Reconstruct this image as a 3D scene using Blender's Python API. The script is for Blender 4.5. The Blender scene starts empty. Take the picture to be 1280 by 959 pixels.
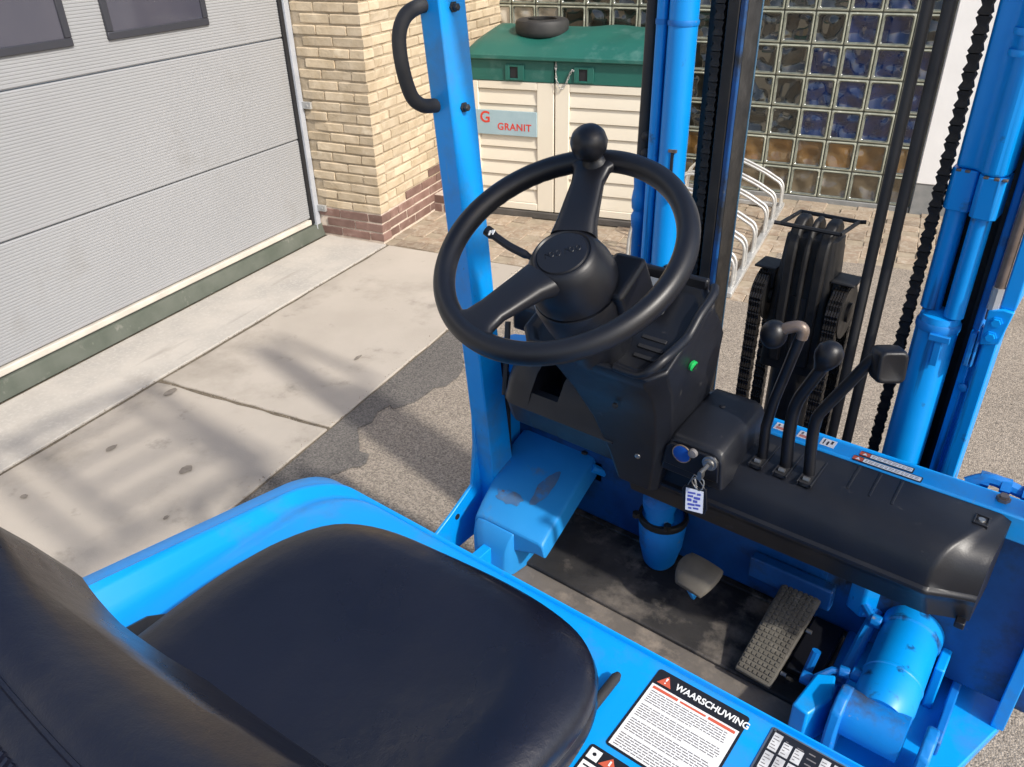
import bpy, bmesh, math, random
from mathutils import Vector, Matrix, Euler
from math import sin, cos, pi, radians
random.seed(7)
scn = bpy.context.scene
COL = scn.collection

# ------------------------------------------------------------------ camera
# world frame: X = right of the truck, Y = its forward direction, Z up, metres
cam_d = bpy.data.cameras.new('camera'); cam = bpy.data.objects.new('camera', cam_d); COL.objects.link(cam)
cam_d.sensor_width = 36.0; cam_d.lens = 986.4 / 1280 * 36; cam_d.clip_start = 0.02; cam_d.clip_end = 400
M = Matrix.Rotation(0.675, 4, 'Z') @ Matrix.Rotation(pi / 2 - 0.532, 4, 'X') @ Matrix.Rotation(-0.024, 4, 'Z')
cam.matrix_world = Matrix.Translation((0, 0, 1.78)) @ M
scn.camera = cam

# ------------------------------------------------------------------ light
SUN_EL = radians(41.5); SUN_AZ = radians(-9.5)       # azimuth measured from +X towards +Y
sd = Vector((cos(SUN_EL) * cos(SUN_AZ), cos(SUN_EL) * sin(SUN_AZ), sin(SUN_EL)))
sun_d = bpy.data.lights.new('sun', 'SUN'); sun = bpy.data.objects.new('sun', sun_d); COL.objects.link(sun)
sun_d.energy = 2.9; sun_d.angle = radians(2.1); sun_d.color = (1.0, 0.95, 0.87)
sun.rotation_euler = (-sd).to_track_quat('-Z', 'Y').to_euler(); sun.location = (4, 0, 6)
w = bpy.data.worlds.new('World'); scn.world = w; w.use_nodes = True
nt = w.node_tree; bg = nt.nodes['Background']; sky = nt.nodes.new('ShaderNodeTexSky')
sky.sky_type = 'NISHITA'; sky.sun_disc = False; sky.sun_elevation = SUN_EL
sky.sun_rotation = math.atan2(sd.x, sd.y); sky.air_density = 1.0; sky.dust_density = 2.5
nt.links.new(sky.outputs[0], bg.inputs[0]); bg.inputs[1].default_value = 0.15
scn.view_settings.view_transform = 'Standard'; scn.view_settings.look = 'None'
scn.view_settings.exposure = 0.50; scn.view_settings.gamma = 1.0

# ------------------------------------------------------------------ materials
MATS = {}
def mat(name, c1, c2=None, ns=8.0, det=6.0, rough=0.5, rough2=None, metal=0.0, spec=0.5, coat=0.0,
        bump=None, bump2=None, dirt=None, dirt2=None, rnd=None, lo=0.35, hi=0.65, stretch=None, grain=None, streak=None, bdet=5.0):
    """c1/c2 mixed by noise; bump=(scale,strength,dist); dirt=(color,scale,lo,hi[,rough]); rnd=amount of per-object value change"""
    m = bpy.data.materials.new(name); m.use_nodes = True; MATS[name] = m
    n, l = m.node_tree.nodes, m.node_tree.links
    b = n['Principled BSDF']
    tc = n.new('ShaderNodeTexCoord'); vec = tc.outputs['Object']
    oi = n.new('ShaderNodeObjectInfo')
    off = n.new('ShaderNodeVectorMath'); off.operation = 'MULTIPLY_ADD'
    if rnd is not None:
        cmb = n.new('ShaderNodeCombineXYZ')
        for i in range(3): l.new(oi.outputs['Random'], cmb.inputs[i])
        l.new(cmb.outputs[0], off.inputs[0]); off.inputs[1].default_value = (17, 31, 23); l.new(vec, off.inputs[2]); vec = off.outputs[0]
    if stretch:
        mp = n.new('ShaderNodeMapping'); mp.inputs['Scale'].default_value = stretch; l.new(vec, mp.inputs[0]); vec = mp.outputs[0]
    def noise(s, d=det, v=None, r=0.55):
        t = n.new('ShaderNodeTexNoise'); t.inputs['Scale'].default_value = s; t.inputs['Detail'].default_value = d
        t.inputs['Roughness'].default_value = r
        l.new(v or vec, t.inputs['Vector']); return t.outputs['Fac']
    def ramp(f, a, z):
        r = n.new('ShaderNodeMapRange'); r.inputs[1].default_value = a; r.inputs[2].default_value = z; r.clamp = True
        l.new(f, r.inputs[0]); return r.outputs[0]
    def mix(f, a, z, mode='MIX'):
        x = n.new('ShaderNodeMix'); x.data_type = 'RGBA'; x.blend_type = mode
        if hasattr(f, 'is_linked') or not isinstance(f, float): l.new(f, x.inputs[0])
        else: x.inputs[0].default_value = f
        for s, k in ((a, 6), (z, 7)):
            if isinstance(s, tuple): x.inputs[k].default_value = (*s, 1)
            else: l.new(s, x.inputs[k])
        return x.outputs[2]
    colr = c1
    if c2 is not None: colr = mix(ramp(noise(ns), lo, hi), c1, c2)
    if grain:   # (scale, dark colour, light colour): stones in a washed concrete
        vo = n.new('ShaderNodeTexVoronoi'); vo.inputs['Scale'].default_value = grain[0]; l.new(vec, vo.inputs['Vector'])
        sep = n.new('ShaderNodeSeparateColor'); l.new(vo.outputs['Color'], sep.inputs[0])
        g = mix(sep.outputs[0], grain[1], grain[2]); colr = mix(float(grain[3]), colr, g, 'MIX')
    rsock = None
    if rough2 is not None:
        rr = n.new('ShaderNodeMapRange'); rr.inputs[1].default_value = .3; rr.inputs[2].default_value = .7
        rr.inputs[3].default_value = rough; rr.inputs[4].default_value = rough2
        l.new(noise(ns * 1.7), rr.inputs[0]); rsock = rr.outputs[0]
    for d in (dirt, dirt2):
        if d: 
            f = ramp(noise(d[1], 8.0, r=.65), d[2], d[3]); colr = mix(f, colr, d[0])
    if streak:  # (colour, scale vector, lo, hi)
        mp2 = n.new('ShaderNodeMapping'); mp2.inputs['Scale'].default_value = streak[1]; l.new(tc.outputs['Object'], mp2.inputs[0])
        colr = mix(ramp(noise(1.0, 6.0, mp2.outputs[0]), streak[2], streak[3]), colr, streak[0])
    if rnd:
        rr = n.new('ShaderNodeMapRange'); rr.inputs[3].default_value = 1 - rnd; rr.inputs[4].default_value = 1 + rnd * .6
        l.new(oi.outputs['Random'], rr.inputs[0])
        vm = n.new('ShaderNodeVectorMath'); vm.operation = 'SCALE'
        if isinstance(colr, tuple):
            vm.inputs[0].default_value = colr
        else: l.new(colr, vm.inputs[0])
        l.new(rr.outputs[0], vm.inputs['Scale']); colr = vm.outputs[0]
    if isinstance(colr, tuple): b.inputs['Base Color'].default_value = (*colr, 1)
    else: l.new(colr, b.inputs['Base Color'])
    if rsock: l.new(rsock, b.inputs['Roughness'])
    else: b.inputs['Roughness'].default_value = rough
    b.inputs['Metallic'].default_value = metal; b.inputs['Specular IOR Level'].default_value = spec
    if coat: b.inputs['Coat Weight'].default_value = coat; b.inputs['Coat Roughness'].default_value = 0.12
    nrm = None
    for bp in (bump, bump2):
        if bp:
            bn = n.new('ShaderNodeBump'); bn.inputs['Strength'].default_value = bp[1]; bn.inputs['Distance'].default_value = bp[2]
            l.new(noise(bp[0], bdet), bn.inputs['Height'])
            if nrm: l.new(nrm, bn.inputs['Normal'])
            nrm = bn.outputs[0]
    if grain and bump:
        bn = n.new('ShaderNodeBump'); bn.inputs['Strength'].default_value = .7; bn.inputs['Distance'].default_value = .004
        l.new(vo.outputs['Distance'], bn.inputs['Height']); bn.invert = True; l.new(nrm, bn.inputs['Normal']); nrm = bn.outputs[0]
    if nrm: l.new(nrm, b.inputs['Normal'])
    return m

BLUE = (0.0, 0.29, 0.78)
blue = mat('blue_paint', BLUE, (0.0, 0.31, 0.80), ns=3, rough=0.33, rough2=.46, coat=.12, spec=.45, bump=(60, .05, .001), dirt=((.06, .20, .42), 6, .52, .78), dirt2=((.045, .05, .06), 85, .705, .75), streak=((.05, .30, .66), (60, 5, 12), .66, .72))
bluew = mat('blue_paint_worn', (0.0, 0.13, 0.45), (0.0, 0.22, 0.64), ns=6, rough=0.42, rough2=.6, bump=(40, .12, .001),
            dirt=((.045, .045, .05), 9, .55, .72), dirt2=((.20, .21, .21), 45, .64, .72))
bluef = mat('blue_paint_scuffed', (0.012, 0.24, 0.62), (0.02, 0.27, 0.66), ns=7, rough=0.5, bump=(50, .1, .001),
            dirt=((.16, .16, .16), 12, .58, .78), dirt2=((.2, .08, .04), 30, .68, .75))
mastb = mat('mast_blue', (0.0, .27, .74), (0.0, .29, .78), ns=4, rough=.30, rough2=.5, spec=.5, bump=(45, .1, .001), streak=((.008, .035, .12), (30, 30, 1.6), .60, .70), dirt=((.03, .05, .09), 14, .62, .74), dirt2=((.22, .20, .18), 90, .72, .77))
grimy_shade = mat('grimy_blue_shade_tint', (0.0, .045, .17), (0.0, .10, .34), ns=6, rough=.5, bump=(40, .2, .001), dirt=((.012, .014, .018), 6, .46, .62), dirt2=((.10, .11, .12), 50, .66, .76))  # base darkened to paint in the shade around the cowl, grime over it
black = mat('black_plastic', (.004, .0045, .007), (.0065, .007, .010), ns=5, rough=.34, rough2=.46, spec=.45, bump=(700, .22, .0006), dirt=((.045, .043, .04), 60, .68, .82))
blackm = mat('black_moulding', (.0055, .0065, .010), (.0085, .0095, .0135), ns=9, rough=.36, rough2=.47, spec=.45, bump=(450, .25, .0006), dirt=((.09, .085, .08), 25, .64, .85))
rub = mat('black_rubber', (.018, .018, .019), (.032, .031, .030), ns=12, rough=.62, bump=(200, .25, .001))
vinyl = mat('seat_vinyl', (.0042, .0055, .0125), (.0075, .0085, .017), ns=3.5, rough=.22, rough2=.42, spec=.5, bump=(520, .35, .0007), bump2=(7, .5, .009),
            dirt=((.05, .045, .04), 5, .60, .85), streak=((.075, .072, .075), (6, 60, 6), .70, .78))
grease = mat('greased_steel', (.010, .010, .011), (.022, .020, .018), ns=14, rough=.38, rough2=.6, metal=.3, bump=(80, .3, .002), dirt=((.06, .045, .03), 8, .62, .8))
chainm = mat('chain_steel', (.014, .013, .013), (.035, .03, .026), ns=40, rough=.42, metal=.5, bump=(200, .3, .001))
matf = mat('rubber_mat', (.012, .012, .013), (.055, .050, .046), ns=5, rough=.55, rough2=.9, bump=(150, .4, .002), dirt=((.15, .13, .11), 9, .50, .66), dirt2=((.008, .008, .009), 5.5, .54, .60))
dusty = mat('dusty_floor_plate', (.16, .14, .12), (.10, .088, .078), ns=10, rough=.85, bump=(120, .4, .002), dirt=((.25, .21, .17), 18, .52, .7), dirt2=((.12, .05, .02), 26, .66, .74))
pedm = mat('pedal_rubber', (.10, .092, .075), (.065, .058, .048), ns=14, rough=.8, bump=(180, .3, .001), dirt=((.17, .155, .13), 25, .55, .75))
brakem = mat('worn_brake_pad', (.14, .125, .10), (.095, .085, .07), ns=18, rough=.78, bump=(180, .3, .001), dirt=((.22, .2, .17), 60, .6, .75))
steel = mat('bare_steel', (.42, .41, .39), (.30, .29, .27), ns=30, rough=.32, metal=.9, bump=(200, .1, .0005))
brassy = mat('worn_brown_steel', (.16, .12, .095), (.22, .17, .14), ns=40, rough=.4, metal=.4)
galv = mat('galvanised_steel', (.42, .42, .41), (.58, .58, .56), ns=20, rough=.42, rough2=.6, metal=.55, bump=(90, .1, .001))
white = mat('white_print', (.78, .78, .76), rough=.4)
ink = mat('black_print', (.012, .012, .015), rough=.4)
greyink = mat('grey_print', (.16, .15, .15), rough=.5)
red = mat('red_print', (.60, .05, .03), rough=.4)
redbr = mat('orange_red_print', (.55, .10, .05), rough=.45)
green = mat('green_knob', (.01, .36, .08), rough=.35)
tagblue = mat('tag_print_blue', (.07, .09, .40), rough=.4)
keyface = mat('tag_paper', (.62, .66, .76), rough=.25, coat=.6)
ledblue = mat('blue_button', (.01, .06, .30), rough=.25, coat=.5)
screen = mat('dusty_display', (.10, .11, .12), (.16, .17, .18), ns=20, rough=.35, coat=.3)
brick_y = mat('yellow_brick', (.47, .375, .25), (.58, .48, .345), ns=9, rough=.9, bump=(55, .6, .004), bump2=(14, .5, .01), rnd=.16,
              dirt=((.30, .20, .12), 16, .63, .76), dirt2=((.70, .60, .45), 7, .58, .75))
brick_r = mat('red_brown_brick', (.165, .095, .075), (.235, .145, .12), ns=10, rough=.9, bump=(55, .6, .004), rnd=.28, dirt=((.42, .33, .27), 20, .60, .8))
mortar = mat('mortar', (.33, .265, .18), (.42, .345, .25), ns=25, rough=.95, bump=(90, .7, .003))
mortar_l = mat('pale_mortar', (.62, .53, .44), (.52, .43, .35), ns=25, rough=.95, bump=(90, .7, .003))
doorm = mat('door_grey_white', (.295, .300, .306), (.315, .319, .324), ns=1.2, rough=.45, rough2=.55, dirt=((.25, .245, .235), 2.2, .60, .85), streak=((.27, .268, .26), (3, 5, .6), .66, .9))
framed = mat('dark_frame_plastic', (.035, .036, .045), rough=.4)
wpane = mat('dark_window_pane', (.055, .055, .075), (.075, .072, .09), ns=1.5, rough=.06, spec=.6)
alum = mat('aluminium_rail', (.44, .47, .52), (.52, .55, .60), ns=9, rough=.4, metal=.25)
seal = mat('rubber_seal', (.012, .012, .014), rough=.6)
sealw = mat('pale_bottom_seal', (.62, .58, .50), (.5, .46, .4), ns=7, rough=.7)
sill = mat('green_grey_sill', (.075, .088, .068), (.11, .12, .098), ns=6, rough=.8, bump=(60, .3, .002), dirt=((.30, .29, .25), 9, .60, .8))
slab_a = mat('pale_concrete', (.49, .45, .395), (.38, .355, .32), ns=3.5, rough=.95, bump=(120, .35, .002), dirt=((.40, .36, .31), 5, .56, .80), dirt2=((.50, .47, .42), 60, .5, .7), bump2=(600, .3, .0015), streak=((.30, .27, .235), (14, 1.4, 2), .60, .82))
slab_b = mat('worn_concrete', (.455, .405, .345), (.40, .355, .30), ns=2.2, rough=.95, bump=(140, .4, .002), dirt=((.30, .265, .22), 1.5, .50, .68), dirt2=((.24, .215, .185), 6, .60, .78), bump2=(600, .35, .0015))
oil = mat('oil_spot', (.17, .145, .12), (.26, .225, .185), ns=30, rough=.9, bump=(90, .4, .002))
joint = mat('dirty_joint', (.10, .082, .06), (.17, .14, .10), ns=20, rough=1, bump=(90, .8, .006))
gravel = mat('washed_gravel_concrete', (.255, .222, .183), (.20, .173, .142), ns=1.6, rough=.95, bump=(60, .3, .004),
             grain=(190, (.10, .08, .062), (.52, .44, .35), .55), dirt=((.17, .14, .115), 1.3, .56, .72))
asphalt = mat('dark_asphalt_patch', (.10, .094, .088), (.16, .148, .135), ns=3, rough=.95, bump=(60, .3, .004),
              grain=(190, (.035, .032, .03), (.24, .215, .19), .55))
paver_m = mat('clinker_paver', (.27, .20, .14), (.34, .27, .195), ns=12, rough=.95, bump=(90, .6, .004), rnd=.22, dirt=((.42, .36, .28), 30, .46, .68), dirt2=((.27, .16, .11), 9, .60, .75))
sand = mat('sandy_joint', (.36, .30, .22), (.28, .23, .165), ns=18, rough=1, bump=(150, .6, .003))
whitew = mat('white_render_wall', (.82, .81, .79), (.78, .77, .75), ns=4, rough=.9, bump=(50, .25, .002))
plinthm = mat('grey_plinth', (.20, .205, .20), (.26, .26, .25), ns=14, rough=.9, bump=(70, .4, .002), dirt=((.34, .33, .30), 20, .6, .75))
cream = mat('cream_plastic', (.74, .68, .56), (.70, .635, .51), ns=2, rough=.5, bump=(30, .05, .001), dirt=((.5, .44, .34), 7, .66, .82))
greenp = mat('green_plastic', (.010, .095, .075), (.014, .115, .088), ns=3, rough=.45, bump=(30, .1, .001), dirt=((.12, .24, .21), 5, .54, .86))
basep = mat('dark_base_plastic', (.06, .055, .05), (.10, .09, .08), ns=9, rough=.8)
signm = mat('blue_grey_sign', (.30, .42, .46), (.34, .46, .50), ns=10, rough=.5)
gl_rim = mat('glass_block_edge', (.26, .27, .21), (.38, .39, .31), ns=14, rough=.2, spec=.6, rnd=.12, dirt=((.62, .62, .54), 22, .60, .68))
def glassmat(name, c1, c2):
    return mat(name, c1, c2, ns=7, det=1, rough=.06, spec=.8, rnd=.35, lo=.35, hi=.65, bump=(11, 1.0, .055), bdet=0.0, coat=.3)
gl_dark = glassmat('glass_block_dark', (.010, .011, .009), (.024, .024, .020))
gl_blue = glassmat('glass_block_blue_behind', (.006, .012, .045), (.009, .017, .060))
gl_oran = glassmat('glass_block_ochre_behind', (.15, .078, .022), (.125, .078, .032))
gl_brow = glassmat('glass_block_brown_behind', (.10, .078, .048), (.125, .10, .064))
gl_pale = glassmat('glass_block_pale_behind', (.30, .27, .21), (.46, .42, .35))

gmort = mat('dark_glass_joint', (.10, .10, .075), (.17, .165, .13), ns=25, rough=.9, bump=(90, .5, .002))
silver = mat('glass_inner_edge', (.10, .11, .09), (.19, .20, .165), ns=30, rough=.12, spec=.8)
# ------------------------------------------------------------------ mesh helpers
ORG = {}
def V3(*a): return Vector(a)
class MB:
    def __init__(s): s.v = []; s.f = []; s.m = []; s.sm = []
    def add(s, vs, fs, mi=0, smooth=True):
        o = len(s.v); s.v += [tuple(p) for p in vs]
        for f in fs: s.f.append(tuple(o + i for i in f)); s.m.append(mi); s.sm.append(smooth)
        return s
    def box(s, x0, x1, y0, y1, z0, z1, mi=0, T=None):
        vs = [Vector((x, y, z)) for x in (x0, x1) for y in (y0, y1) for z in (z0, z1)]
        if T: vs = [T @ p for p in vs]
        return s.add(vs, [(0, 1, 3, 2), (4, 6, 7, 5), (0, 4, 5, 1), (2, 3, 7, 6), (0, 2, 6, 4), (1, 5, 7, 3)], mi, False)
    def loft(s, rings, mi=0, closed=True, cap0=True, cap1=True, smooth=True):
        n = len(rings[0]); vs = [p for r in rings for p in r]; fs = []
        for k in range(len(rings) - 1):
            for i in range(n if closed else n - 1):
                j = (i + 1) % n
                fs.append((k * n + i, k * n + j, (k + 1) * n + j, (k + 1) * n + i))
        o = len(s.v); s.add(vs, fs, mi, smooth)
        if cap0: s.f.append(tuple(o + i for i in reversed(range(n)))); s.m.append(mi); s.sm.append(False)
        if cap1: s.f.append(tuple(o + (len(rings) - 1) * n + i for i in range(n))); s.m.append(mi); s.sm.append(False)
        return s
    def tube(s, pts, r, seg=10, mi=0, caps=True):
        pts = [Vector(p) for p in pts]; n = len(pts); rr = r if isinstance(r, (list, tuple)) else [r] * n
        rings = []; up = None
        for i, p in enumerate(pts):
            t = (pts[min(i + 1, n - 1)] - pts[max(i - 1, 0)]).normalized()
            if up is None:
                up = Vector((0, 0, 1)) if abs(t.z) < .9 else Vector((1, 0, 0))
            a = t.cross(up).normalized(); up = a.cross(t).normalized()
            rings.append([p + (a * cos(2 * pi * k / seg) + up * sin(2 * pi * k / seg)) * rr[i] for k in range(seg)])
        return s.loft(rings, mi, True, caps, caps)
    def lathe(s, prof, org=(0, 0, 0), ax=(0, 0, 1), seg=24, mi=0, cap0=True, cap1=True, sx=1.0):
        ax = Vector(ax).normalized(); up = Vector((1, 0, 0)) if abs(ax.x) < .9 else Vector((0, 1, 0))
        a = (up - ax * up.dot(ax)).normalized(); b = ax.cross(a)
        rings = [[Vector(org) + ax * d + (a * cos(2 * pi * k / seg) * sx + b * sin(2 * pi * k / seg)) * r for k in range(seg)] for d, r in prof]
        return s.loft(rings, mi, True, cap0, cap1)
    def sphere(s, c, r, seg=20, mi=0, sq=(1, 1, 1)):
        rings = []
        for i in range(1, 12):
            th = pi * i / 12
            rings.append([Vector(c) + Vector((cos(2 * pi * k / seg) * sin(th) * sq[0], sin(2 * pi * k / seg) * sin(th) * sq[1], -cos(th) * sq[2])) * r for k in range(seg)])
        return s.loft(rings, mi)
    def prism(s, poly, axis, a, b, mi=0, T=None):
        """poly: 2-D points; axis 'x': (y,z), 'y': (x,z), 'z': (x,y)"""
        def P(u, w, t): return Vector({'x': (t, u, w), 'y': (u, t, w), 'z': (u, w, t)}[axis])
        A = [P(u, w, a) for u, w in poly]; B = [P(u, w, b) for u, w in poly]
        if T: A = [T @ p for p in A]; B = [T @ p for p in B]
        n = len(poly)
        return s.add(A + B, [tuple(reversed(range(n))), tuple(range(n, 2 * n))] + [(i, (i + 1) % n, n + (i + 1) % n, n + i) for i in range(n)], mi, False)
    def mesh(s, name, mats, org=(0, 0, 0), smooth=True, ang=38):
        me = bpy.data.meshes.new(name); o = Vector(org)
        me.from_pydata([tuple(Vector(p) - o) for p in s.v], [], s.f)
        for mm in (mats if isinstance(mats, (list, tuple)) else [mats]): me.materials.append(mm)
        for p, mi in zip(me.polygons, s.m): p.material_index = mi; p.use_smooth = smooth
        bm = bmesh.new(); bm.from_mesh(me); bmesh.ops.recalc_face_normals(bm, faces=bm.faces); bm.to_mesh(me); bm.free()
        if smooth: me.set_sharp_from_angle(angle=radians(ang))
        return me
    def build(s, name, mats, parent=None, bevel=0, smooth=True, ang=38, label=None, sub=0, seg=2):
        org = ORG[parent.name] if parent is not None else (0, 0, 0)
        o = bpy.data.objects.new(name, s.mesh(name, mats, org, smooth, ang)); COL.objects.link(o)
        if parent is not None: o.parent = parent; ORG[o.name] = org
        if bevel:
            b = o.modifiers.new('edge', 'BEVEL'); b.width = bevel; b.segments = seg; b.limit_method = 'ANGLE'; b.angle_limit = radians(30); b.harden_normals = False
        if sub:
            b = o.modifiers.new('soft', 'SUBSURF'); b.levels = sub; b.render_levels = sub
        if label: o['label'] = label
        return o
RB = Matrix.Rotation(0.212, 4, 'Z')      # the building stands turned 12 degrees from the truck
def thing(name, label, cat, loc=(0, 0, 0), bldg=False, group=None, kind=None):
    o = bpy.data.objects.new(name, None); COL.objects.link(o); o.empty_display_size = .1
    ORG[o.name] = tuple(loc)
    if bldg: o.matrix_world = RB @ Matrix.Translation(loc)
    else: o.location = loc
    if kind: o['kind'] = kind
    else: o['label'] = label; o['category'] = cat
    if group: o['group'] = group
    return o
def place(me, name, parent, loc, rot=(0, 0, 0), sc=(1, 1, 1)):
    o = bpy.data.objects.new(name, me); COL.objects.link(o); o.parent = parent
    o.location = Vector(loc) - Vector(ORG[parent.name]); o.rotation_euler = rot; o.scale = sc
    ORG[o.name] = tuple(loc)
    return o
def text(name, body, parent, T, size, mt, depth=.0004, bold=0.0, sx=1.0, shear=0.0, spacing=1.0):
    cu = bpy.data.curves.new(name, 'FONT'); cu.body = body; cu.size = size; cu.extrude = depth; cu.offset = bold; cu.shear = shear
    cu.space_character = spacing; cu.align_x = 'LEFT'
    t = bpy.data.objects.new(name + '_tmp', cu); COL.objects.link(t)
    dg = bpy.context.evaluated_depsgraph_get(); me = bpy.data.meshes.new_from_object(t.evaluated_get(dg))
    bpy.data.objects.remove(t)
    me.transform(Matrix.Translation(-Vector(ORG[parent.name])) @ T @ Matrix.Diagonal((sx, 1, 1, 1)))
    me.materials.clear(); me.materials.append(mt)
    o = bpy.data.objects.new(name, me); COL.objects.link(o); o.parent = parent; ORG[o.name] = ORG[parent.name]
    return o
def rrect(cx, cy, hx, hy, r, n=5):
    p = []
    for qx, qy, a0 in ((1, 1, 0), (-1, 1, 90), (-1, -1, 180), (1, -1, 270)):
        for k in range(n + 1):
            a = radians(a0 + 90 * k / n); p.append((cx + qx * (hx - r) + r * cos(a), cy + qy * (hy - r) + r * sin(a)))
    return p
def spline(pts, n=8):
    P = [Vector(p) for p in pts]; out = []
    for i in range(len(P) - 1):
        a, b, c, d = P[max(i - 1, 0)], P[i], P[i + 1], P[min(i + 2, len(P) - 1)]
        for k in range(n):
            t = k / n; out.append(.5 * ((2 * b) + (c - a) * t + (2 * a - 5 * b + 4 * c - d) * t * t + (3 * b - a - 3 * c + d) * t ** 3))
    out.append(P[-1]); return out
def sheet(poly, z, mi=0, mb=None):
    mb = mb or MB(); mb.add([(x, y, z) for x, y in poly], [tuple(range(len(poly)))], mi, False); return mb
def wobble(pts, amp, n=6, seed=1):
    R = random.Random(seed); out = []
    for i in range(len(pts)):
        a = Vector(pts[i]); b = Vector(pts[(i + 1) % len(pts)])
        for k in range(n):
            p = a.lerp(b, k / n); out.append((p.x + R.uniform(-amp, amp), p.y + R.uniform(-amp, amp)))
    return out
def slabmesh(mb, poly, z0, z1, mi=0):
    return mb.prism(poly, 'z', z0, z1, mi)

# ================================================================== GROUND
g = thing('ground', None, None, (0, 0, 0), bldg=True, kind='structure')
gm = MB(); sheet([(-60, -60), (60, -60), (60, 60), (-60, 60)], -.03, 0, gm); gm.build('ground_base', gravel, g)['kind'] = 'structure'
# washed gravel concrete surface (yard)
gm = MB(); slabmesh(gm, [(-1.865, -8), (9, -8), (9, 4.78), (-.55, 4.78), (-.55, 3.97), (-1.865, 3.97)], -.05, 0.0); gm.build('gravel_paving', gravel, g)
# slabs in front of the door
R = random.Random(4)
for y0, y1 in ((-6.0, -2.0), (-1.985, 3.955)):
    mb = MB(); slabmesh(mb, wobble([(-3.31, y0), (-2.85, y0), (-2.85, y1), (-3.31, y1)], .0015, 14, 3), -.05, .004); mb.build('apron_slab', slab_a, g, bevel=.004)
for y0, y1 in ((-6.0, -3.0), (-2.985, -.5), (-.485, 2.068), (2.09, 3.955)):
    mb = MB(); slabmesh(mb, wobble([(-2.825, y0), (-1.885, y0), (-1.885, y1), (-2.825, y1)], .004, 14, int(y0 * 7)), -.05, .002); mb.build('concrete_slab', slab_b, g, bevel=.005)
mb = MB(); slabmesh(mb, [(-3.4, -8), (-1.86, -8), (-1.86, 3.97), (-3.4, 3.97)], -.05, -.006); mb.build('joint_filling', joint, g)
# dark asphalt repair along the slab edge, ragged on one side
edge = [(-1.862, .9), (-1.60, 1.0), (-1.50, 1.35), (-1.56, 1.62), (-1.66, 1.80), (-1.60, 1.95), (-1.74, 2.06), (-1.76, 2.28), (-1.64, 2.42), (-1.60, 2.70), (-1.68, 2.85), (-1.66, 3.05), (-1.78, 3.16), (-1.862, 3.18)]
pp = wobble(edge, .022, 6, 9); pp = [(max(x, -1.864), y) for x, y in pp]
mb = MB(); slabmesh(mb, pp, -.02, .006); mb.build('asphalt_patch', asphalt, g)
# paving stones from the pier to the glass wall
mb = MB(); slabmesh(mb, [(-3.2, 3.97), (9, 3.97), (9, 6.0), (-3.2, 6.0)], -.05, -.004); mb.build('sand_bed', sand, g)
def brickmesh(name, lx, ly, lz, mt, bev=.003, jit=.0015, seed=0, sub=True):
    R = random.Random(seed); mb = MB()
    hx, hy, hz = lx / 2, ly / 2, lz / 2; q = [(-hx, -hy), (0, -hy - jit * R.uniform(-1, 1)), (hx, -hy), (hx, hy), (0, hy + jit * R.uniform(-1, 1)), (-hx, hy)]
    rings = [[Vector((x * (1 - bev / hx), y * (1 - bev / hy), -hz)) for x, y in q]]
    rings.append([Vector((x + R.uniform(-jit, jit), y + R.uniform(-jit, jit), -hz + bev)) for x, y in q])
    rings.append([Vector((x + R.uniform(-jit, jit), y + R.uniform(-jit, jit), hz - bev)) for x, y in q])
    rings.append([Vector((x * (1 - bev / hx), y * (1 - bev / hy), hz)) for x, y in q])
    mb.loft(rings, smooth=False); return mb.mesh(name, mt, smooth=False)
pv = [brickmesh('paver', .198, .098, .06, paver_m, .004, .002, i) for i in range(4)]
spots = []
for i in range(-40, 60):
    for j in range(-5, 30):
        # herringbone
        for (dx, dy, rz) in ((0, 0, 0), (.15, -.05 + .1, 90)):
            x = -3.1 + i * .1 + j * .1 * 1 + dx - .0; y = 4.02 + (j - i) * .1 * 1 + dy
            if (i + j) % 4 == 0: spots.append((round(x, 3), round(y, 3), rz))
# herringbone by rule: rows of stones stepping one width each
spots = []
for r in range(-2, 22):
    for c in range(-4, 50):
        k = (c - r) % 4
        x = -3.15 + c * .1; y = 4.02 + r * .1
        if k == 0: spots.append((x + .05, y, 0))           # horizontal stone covering c, c+1
        elif k == 2: spots.append((x, y + .05, 90))        # vertical stone covering r, r+1
def inpave(x, y, rz):
    hx, hy = (.1, .05) if rz == 0 else (.05, .1)
    if x - hx < -3.0 or x + hx > 1.9 or y - hy < 3.965 or y + hy > 5.9: return False
    if -2.66 < x < -1.33 and y > 4.86: return False
    if x < -2.72 and y > 4.62: return False
    if x > -.5 and y < 4.75 + .1 * sin(x * 9): return False
    return True
good = [s for s in spots if inpave(*s)]
good.sort(key=lambda s: (s[1] > 5.1 and s[0] > 1.2, s[0] ** 2 + s[1] ** 2))
rest = MB()
for n_, (x, y, rz) in enumerate(good):
    zz = -.026 + R.uniform(-.0025, .002); rot = (R.uniform(-.012, .012), R.uniform(-.012, .012), radians(rz) + R.uniform(-.012, .012))
    if n_ < 290: place(pv[n_ % 4], 'paver', g, (x, y, zz), rot)
    else:
        T = Matrix.Translation((x, y, zz)) @ Euler(rot).to_matrix().to_4x4()
        rest.box(-.098, .098, -.048, .048, -.03, .03, 0, T)
if rest.v: rest.build('paver_remainder', paver_m, g, bevel=.003)['kind'] = 'stuff'
# stains and bits on the slabs
for k, (x, y, rx, ry) in enumerate(((-2.70, 2.02, .022, .035), (-2.58, 1.60, .016, .026), (-2.20, 1.62, .024, .028), (-2.12, 2.62, .012, .028), (-2.05, 1.38, .009, .012), (-2.62, 1.25, .016, .012))):
    po = [(x + rx * cos(a * pi / 8) * R.uniform(.75, 1.15), y + ry * sin(a * pi / 8) * R.uniform(.75, 1.15)) for a in range(16)]
    mb = MB(); sheet(po, .0062, 0, mb); mb.build('oil_stain', oil, g)
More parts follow.
